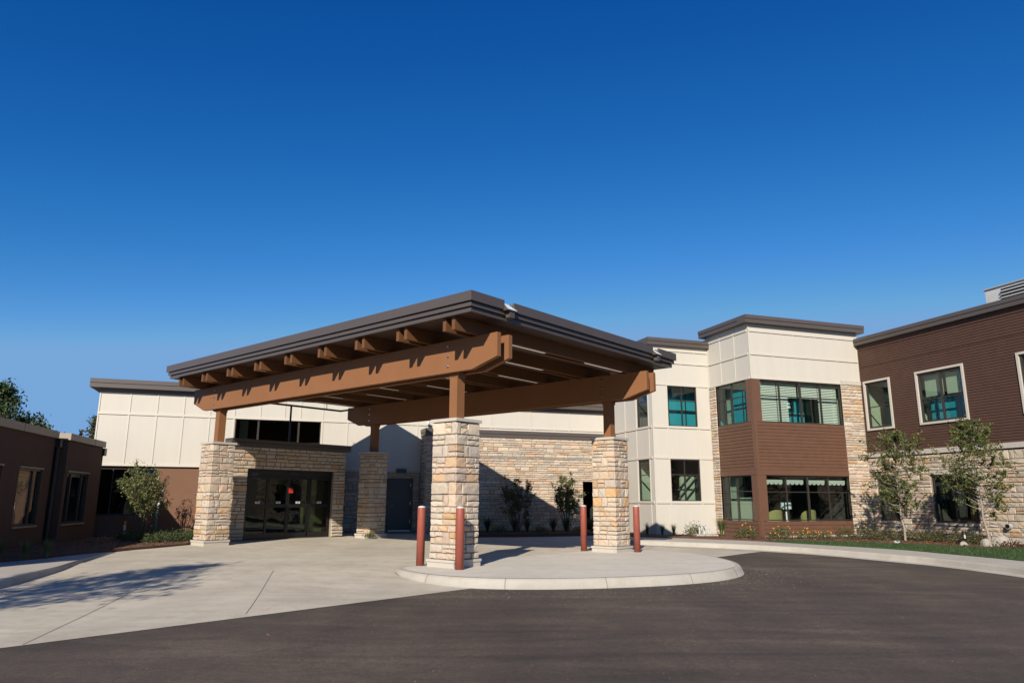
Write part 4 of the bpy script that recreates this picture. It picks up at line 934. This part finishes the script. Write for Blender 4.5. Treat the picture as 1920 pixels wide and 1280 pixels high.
# right-hand lawn trees
tree('birch_tree', 'young birch with open crown in front of the tower stone, nearer the bay window', 'tree', 12.85, 24.5, .03, 3.45, 1.2, 50, 8400, .080, GREEN + OLIVE + [(.20, .19, .04)], 'birch', .038, .24, 5, 'birches beside the right wing', .95, .10, (.0, 0))
tree('birch_tree', 'young white-stemmed birch in front of the wide ground floor window', 'tree', 13.95, 21.9, .03, 3.55, 1.15, 54, 9800, .076, GREEN + OLIVE + [(.26, .22, .03)], 'birch', .038, .26, 9, 'birches beside the right wing', .95, .10, (-.12, 0))
# shrubs against the stone block
shrub('tall_shrub', 'tall dark multi-stemmed shrub left against the stone block, half in shade', .22, 28.75, .09, 2.15, .75, 15, 4200, .075, OLIVE[:4] + DARKG[2:] + [(.14, .09, .04)], 3, .42, 'shrubs before the stone block')
shrub('tall_shrub', 'tall yellow-green multi-stemmed shrub right against the stone block beside the dark doorway', 2.15, 28.9, .09, 2.30, .66, 16, 5600, .075, OLIVE + [(.2, .2, .05)], 4, .42, 'shrubs before the stone block')
# left side
shrub('tall_shrub', 'rounded olive and reddish shrub on bare stems beside the low brown wing', -11.65, 23.6, .05, 2.30, .92, 20, 8500, .066, OLIVE + [(.17, .20, .06), (.22, .23, .08)], 6, .48, None, dense=.13, lean=(-.1, 0), pal2=[(.10, .045, .03), (.12, .06, .04), (.06, .05, .025)], side=.62)
shrub('dark_shrub', 'small dark red shrub against the brown wall left of the pillar', -11.15, 25.5, .03, 1.25, .38, 8, 700, .055, [(.05, .03, .025), (.07, .04, .03), (.04, .04, .02)], 8, .3)
k = 0
for x, y, r in ((-10.3, 21.9, .55), (-9.9, 22.6, .5), (-10.9, 22.3, .6), (-11.4, 22.9, .6), (-10.5, 23.1, .6), (-11.0, 23.8, .6), (-10.2, 23.9, .5), (-12.0, 23.6, .5), (-11.7, 24.6, .5), (-10.7, 24.7, .5)):
    k += 1; mound(('low spreading evergreen, front row of the left bed, %s from the pillar' % ('nearest', 'second', 'third', 'fourth')[(1, 0, 2, 3)[k - 1]]) if k <= 4 else ('low spreading evergreen, back row of the left bed, %s from the pillar' % {5: 'second', 6: 'third', 7: 'nearest', 8: 'farthest', 9: 'fifth', 10: 'fourth'}[k]), x, y, .02, .26 + .04 * (k % 3), r, 1500, .05, DARKG + GREEN[:2], 100 + k, 'low evergreens beside the left pillar', name='spreading_evergreen')
for (x, y, lab, sd_) in ((-10.9, 16.05, 'spiky green grass clump on the left bed edge, leftmost of three', 1), (-10.42, 16.2, 'spiky green grass clump on the left bed edge, middle of three', 2), (-10.12, 16.45, 'spiky green grass clump on the left bed edge, rightmost of three', 3)):
    tuft(lab, x, y, .02, .42, .22, 160, [(.13, .17, .05), (.10, .15, .04), (.16, .17, .06)], sd_, 'grass clumps on the left bed edge')
mound('small leafy shrub at the foot of the rear left pillar', -4.75, 25.2, .05, .22, .25, 350, .05, OLIVE, 130, None)
# dark planting under the stone block
rng = random.Random(77)
ORD = ('first', 'second', 'third', 'fourth', 'fifth', 'sixth', 'seventh', 'eighth', 'ninth')
for i in range(13):
    x = -2.4 + i * .50; y = 27.85 + .33 * (x + 2.4) * .55 + rng.uniform(-.15, .15)
    if i % 3 == 1: mound('yellow-green low shrub in the shaded bed by the stone block, %s from left' % ORD[i // 3], x, y - .25, .09, .30, .30, 520, .05, OLIVE, 140 + i, 'yellow-green shrubs in the shaded bed')
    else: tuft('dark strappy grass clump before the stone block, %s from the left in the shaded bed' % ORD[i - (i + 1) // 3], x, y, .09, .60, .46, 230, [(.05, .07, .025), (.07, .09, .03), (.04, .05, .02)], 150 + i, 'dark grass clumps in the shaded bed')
# along the right-hand buildings
G = 'green grass clumps at the foot of the cream wall'
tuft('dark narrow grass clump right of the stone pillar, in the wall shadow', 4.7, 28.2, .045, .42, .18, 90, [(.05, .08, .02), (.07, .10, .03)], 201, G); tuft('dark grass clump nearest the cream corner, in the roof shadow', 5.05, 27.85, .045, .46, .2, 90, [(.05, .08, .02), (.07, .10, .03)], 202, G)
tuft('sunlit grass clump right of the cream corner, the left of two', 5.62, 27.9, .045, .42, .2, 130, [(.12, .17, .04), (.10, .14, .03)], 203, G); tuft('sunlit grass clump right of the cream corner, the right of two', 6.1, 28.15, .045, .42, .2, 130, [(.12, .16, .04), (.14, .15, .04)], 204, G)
mound('leafy green shrub with small white flowers under the cream wall window', 6.85, 28.1, .045, .46, .38, 700, .06, GREEN + OLIVE[:2], 205, None, 14, fc=(.8, .78, .7), name='flowering_shrub', cat='shrub')
tuft('tall feathery green clump at the stone corner of the brown bay', 7.68, 27.4, .045, .62, .38, 420, [(.12, .15, .04), (.15, .16, .05), (.09, .12, .03)], 206, None)
FG = 'orange flowering plants before the brown bay'
mound('bushy plant with orange flowers at the left corner of the brown bay', 8.15, 26.0, .045, .46, .42, 850, .055, GREEN + OLIVE, 207, FG, 5, name='flowering_plant', cat='flowers')
mound('small green plant with orange flowers left of the biggest orange clump', 8.95, 25.75, .045, .25, .22, 260, .05, GREEN, 208, FG, 4, name='flowering_plant', cat='flowers')
mound('biggest clump of orange flowers, below the left end of the bay window', 9.3, 25.8, .045, .42, .42, 900, .05, OLIVE + GREEN, 209, FG, 6, name='flowering_plant', cat='flowers')
mound('wide low clump of orange flowers below the middle of the bay window', 10.05, 25.6, .045, .33, .42, 750, .05, OLIVE + GREEN, 210, FG, 11, name='flowering_plant', cat='flowers')
mound('orange flowering plant right beside the middle flower clump', 10.6, 25.5, .045, .30, .34, 550, .05, OLIVE, 219, FG, 6, name='flowering_plant', cat='flowers')
RG = 'green and rust coloured low shrubs along the right wing'
for i, (x, y, r, h, lab) in enumerate(((11.3, 25.3, .5, .45, 'rust and green shrub below the right end of the bay window'), (12.1, 25.5, .42, .55, 'taller rust and green shrub against the tower stone corner'), (12.35, 24.8, .45, .42, 'rust and green shrub just left of the first birch'), (13.05, 24.95, .45, .42, 'rust and green shrub just behind the first birch stem'), (13.3, 24.3, .42, .42, 'rust and green shrub right of the first birch'), (13.65, 23.9, .4, .40, 'rust and green shrub between the two birches'), (13.75, 23.0, .38, .40, 'rust and green shrub before the wide window, left of the floodlight'), (13.95, 22.4, .36, .42, 'rust and green shrub just left of the second birch stem'))):
    mound(lab, x, y, .045, h, r, 950, .05, AUTUMN + GREEN[:3] + [(.13, .10, .03)], 211 + i, RG, 2 if i in (1, 6) else 0, fc=(.7, .35, .04))
mound('low rust red spreading shrub right of the second birch', 13.95, 20.95, .045, .22, .42, 420, .06, [(.12, .05, .025), (.09, .05, .02), (.15, .07, .03)], 225, RG)
# background trees
BG = 'trees beyond the low wing'
tree('background_tree', 'broad green tree beyond the roof of the low wing at the left edge', 'tree', -31.3, 44, 0, 7.9, 2.6, 48, 12000, .24, DARKG + GREEN, 'bark', .22, .22, 31, BG, .8, .55)
tree('background_tree', 'lower dense dark tree beyond the low wing, right of the broad one', 'tree', -28.0, 43, 0, 5.5, 1.8, 40, 8000, .2, DARKG + OLIVE[:2], 'bark', .2, .2, 32, BG, .8, .5)
tree('background_tree', 'slender reddish-green tree showing beside the cream wall corner', 'tree', -24.3, 43, 0, 6.1, 1.3, 40, 5000, .20, AUTUMN + DARKG, 'bark', .14, .2, 33, BG, .8, .3)
tree('shade_tree', 'leafy tree outside the picture that throws its shadow on the drive', 'tree', -9.45, 2.9, -.15, 7.3, 1.85, 56, 6800, .14, GREEN, 'bark', .12, .36, 34, None, .8, .4)
# ------------------------------------------------------------------ small things
def boulder(x, y, z, r, h, seed, label):
    rng = random.Random(seed); mb = MB(); rows = []
    for i in range(7):
        th = i / 6 * math.pi / 2; rows.append([(x + r * math.cos(th) * (1 + .28 * math.sin(2 * p + seed) + rng.uniform(-.08, .08)) * math.cos(p), y + r * math.cos(th) * (1 + rng.uniform(-.1, .1)) * math.sin(p), z + h * math.sin(th) * rng.uniform(.9, 1.1)) for p in [k * 2 * math.pi / 12 for k in range(12)]])
    mb.grid(rows, None, True); tag(mb.build('boulder', M['rock']), label, 'boulder', 'boulders in the right bed')
boulder(14.22, 21.75, .03, .26, .30, 3, 'largest brown boulder right beside the second birch stem'); boulder(13.72, 21.75, .03, .17, .22, 5, 'brown boulder left of the second birch stem'); boulder(13.35, 22.2, .03, .14, .12, 6, 'small flat boulder below the floodlight')
fl = thing('floodlight', 'small black floodlight on a stake aimed at the wall, left of the second birch', 'garden light', (13.5, 22.35, .03))
mb = MB(); mb.tube([(13.5, 22.35, .03), (13.5, 22.35, .22)], .014, 6); mb.build('stake', M['black'], fl)
mb = MB(); mb.tube([(13.47, 22.30, .20), (13.53, 22.42, .42)], [.05, .065], 12); mb.build('lamp_head', M['black'], fl)
mb = MB(); mb.tube([(13.465, 22.288, .22), (13.475, 22.31, .33)], [.03, .03], 8); mb.build('reflector', M['galv'], fl)
pb = thing('valve_box', 'small white and blue plastic cap lying in the lawn', 'valve cap', (11.95, 23.3, .035))
mb = MB(); mb.lathe(11.95, 23.3, [(.0, .03), (.09, .035), (.09, .08), (.07, .11), (0, .12)], 14); mb.build('cap', M['galv2'], pb)
mb = MB(); mb.lathe(11.93, 23.2, [(.0, .115), (.04, .115), (.04, .135), (0, .135)], 10); mb.build('lid', M['tealpipe'], pb)
pd = thing('fire_connection', 'white twin pipe fitting standing on a small concrete pad by the stone corner', 'hydrant', (7.15, 27.6, .045))
mb = MB(); mb.box(6.72, 7.5, 27.2, 27.9, .03, .10); mb.build('pad', M['kerb'], pd)
mb = MB(); mb.tube([(7.1, 27.6, .1), (7.1, 27.6, .38)], .045, 10); mb.tube([(7.1, 27.6, .34), (7.1, 27.38, .34)], .04, 8); mb.lathe(7.1, 27.6, [(.045, .38), (.07, .38), (.06, .43), (0, .45)], 12); mb.build('pipe', M['galv2'], pd, True)
mb = MB(); mb.tube([(7.27, 27.6, .1), (7.27, 27.6, .32)], .035, 10); mb.tube([(6.93, 27.6, .1), (6.93, 27.6, .30)], .03, 10); mb.build('branch_pipe', M['galv2'], pd, True)
mk = thing('marker_post', 'short white marker post with an orange top in the shaded left bed', 'marker post', (-12.5, 24.2, .05))
mb = MB(); mb.tube([(-12.5, 24.2, .03), (-12.5, 24.2, .46)], .04, 10); mb.build('shaft', M['decal'], mk)
mb = MB(); mb.tube([(-12.5, 24.2, .46), (-12.5, 24.2, .60)], .042, 10); mb.build('top', mat('orange_cap', (.6, .25, .03), .5), mk)
sk = thing('green_pipe', 'upright green and white pipe behind the rounded shrub by the brown wall', 'pipe', (-12.0, 25.2, .0))
mb = MB(); mb.tube([(-12.0, 25.2, 0), (-11.98, 25.2, .85)], .045, 10); mb.build('lower_pipe', M['tealpipe'], sk)
mb = MB(); mb.tube([(-11.98, 25.2, .85), (-11.82, 25.15, 1.65)], .04, 10); mb.build('upper_pipe', M['decal'], sk)
# seen through the ground-floor bay window
tb = thing('side_table', 'low dark table under the lamp inside the bay window', 'table', tuple(fF.p(1.94, -.95, .1)))
mb = MB(); fF.box(mb, 1.68, 2.2, -1.2, -.7, .52, .56); mb.build('table_top', M['frame'], tb)
mb = MB(); fF.box(mb, 1.9, 1.98, -.99, -.91, .1, .52); mb.build('leg', M['frame'], tb)
q = fF.p(1.94, -.95, 0)
lp = thing('table_lamp', 'table lamp with pale drum shade and twisted stem inside the bay window', 'lamp', (q.x, q.y, .56))
mb = MB(); mb.lathe(q.x, q.y, [(.2, 1.0), (.19, 1.24)], 20); mb.build('lamp_shade', M['lamp'], lp, True)
mb = MB(); mb.lathe(q.x, q.y, [(.07, .56), (.07, .575)] + [(.022 + .02 * (k % 2), .60 + k * .033) for k in range(12)] + [(.01, 1.02)], 12); mb.build('stem', M['decal'], lp, True)
def armchair(s, label, lamp=None):
    q = fF.p(s, -.75, .1); t = thing('armchair', label, 'armchair', (q.x, q.y, .1), 'armchairs inside the bay window')
    mb = MB(); P = fF.p
    fF.box(mb, s - .3, s + .3, -1.2, -.6, .35, .52); mb.build('seat', M['chair'], t)
    mb = MB(); rows = []
    for i in range(13):
        th = math.pi * i / 12; x = s - math.cos(th) * .33; n_ = -.72 + math.sin(th) * .24; top = .74 + .24 * math.sin(th) ** .6 if True else 0
        rows.append([P(x, n_, .3), P(x, n_, top), P(x + math.cos(th) * .07, n_ - .07 * math.sin(th), top), P(x + math.cos(th) * .07, n_ - .07, .3)])
    mb.grid(rows); mb.build('backrest', M['chair'], t)
    for dx in (-.25, .25):
        for dn in (-1.1, -.68):
            mb = MB(); fF.box(mb, s + dx - .02, s + dx + .02, dn - .02, dn + .02, .1, .35); mb.build('leg', M['frame'], t)
    return t
armchair(1.18, 'olive striped armchair left of the lamp inside the bay window'); armchair(2.72, 'olive striped armchair right of the lamp inside the bay window')
q = fF.p(2.0, -.6, 0)
l2 = thing('floor_lamp', 'pale shaded lamp seen through the upper bay window', 'lamp', (q.x, q.y, 3.6))
mb = MB(); mb.lathe(q.x, q.y, [(.17, 4.78), (.15, 5.02)], 18); mb.build('lamp_shade', M['lamp'], l2, True)
mb = MB(); mb.lathe(q.x, q.y, [(.12, 3.6), (.12, 3.62), (.02, 3.64), (.02, 4.8)], 12); mb.build('stand', M['decal'], l2, True)
# fallen leaf on the asphalt
mb = MB(); leaf(mb, Vector((-2.66, 8.45, -.145)), .07, random.Random(2), [(.55, .20, .02)], 3); tag(mb.build('fallen_leaf', M['petal']), 'single orange fallen leaf on the asphalt', 'leaf')
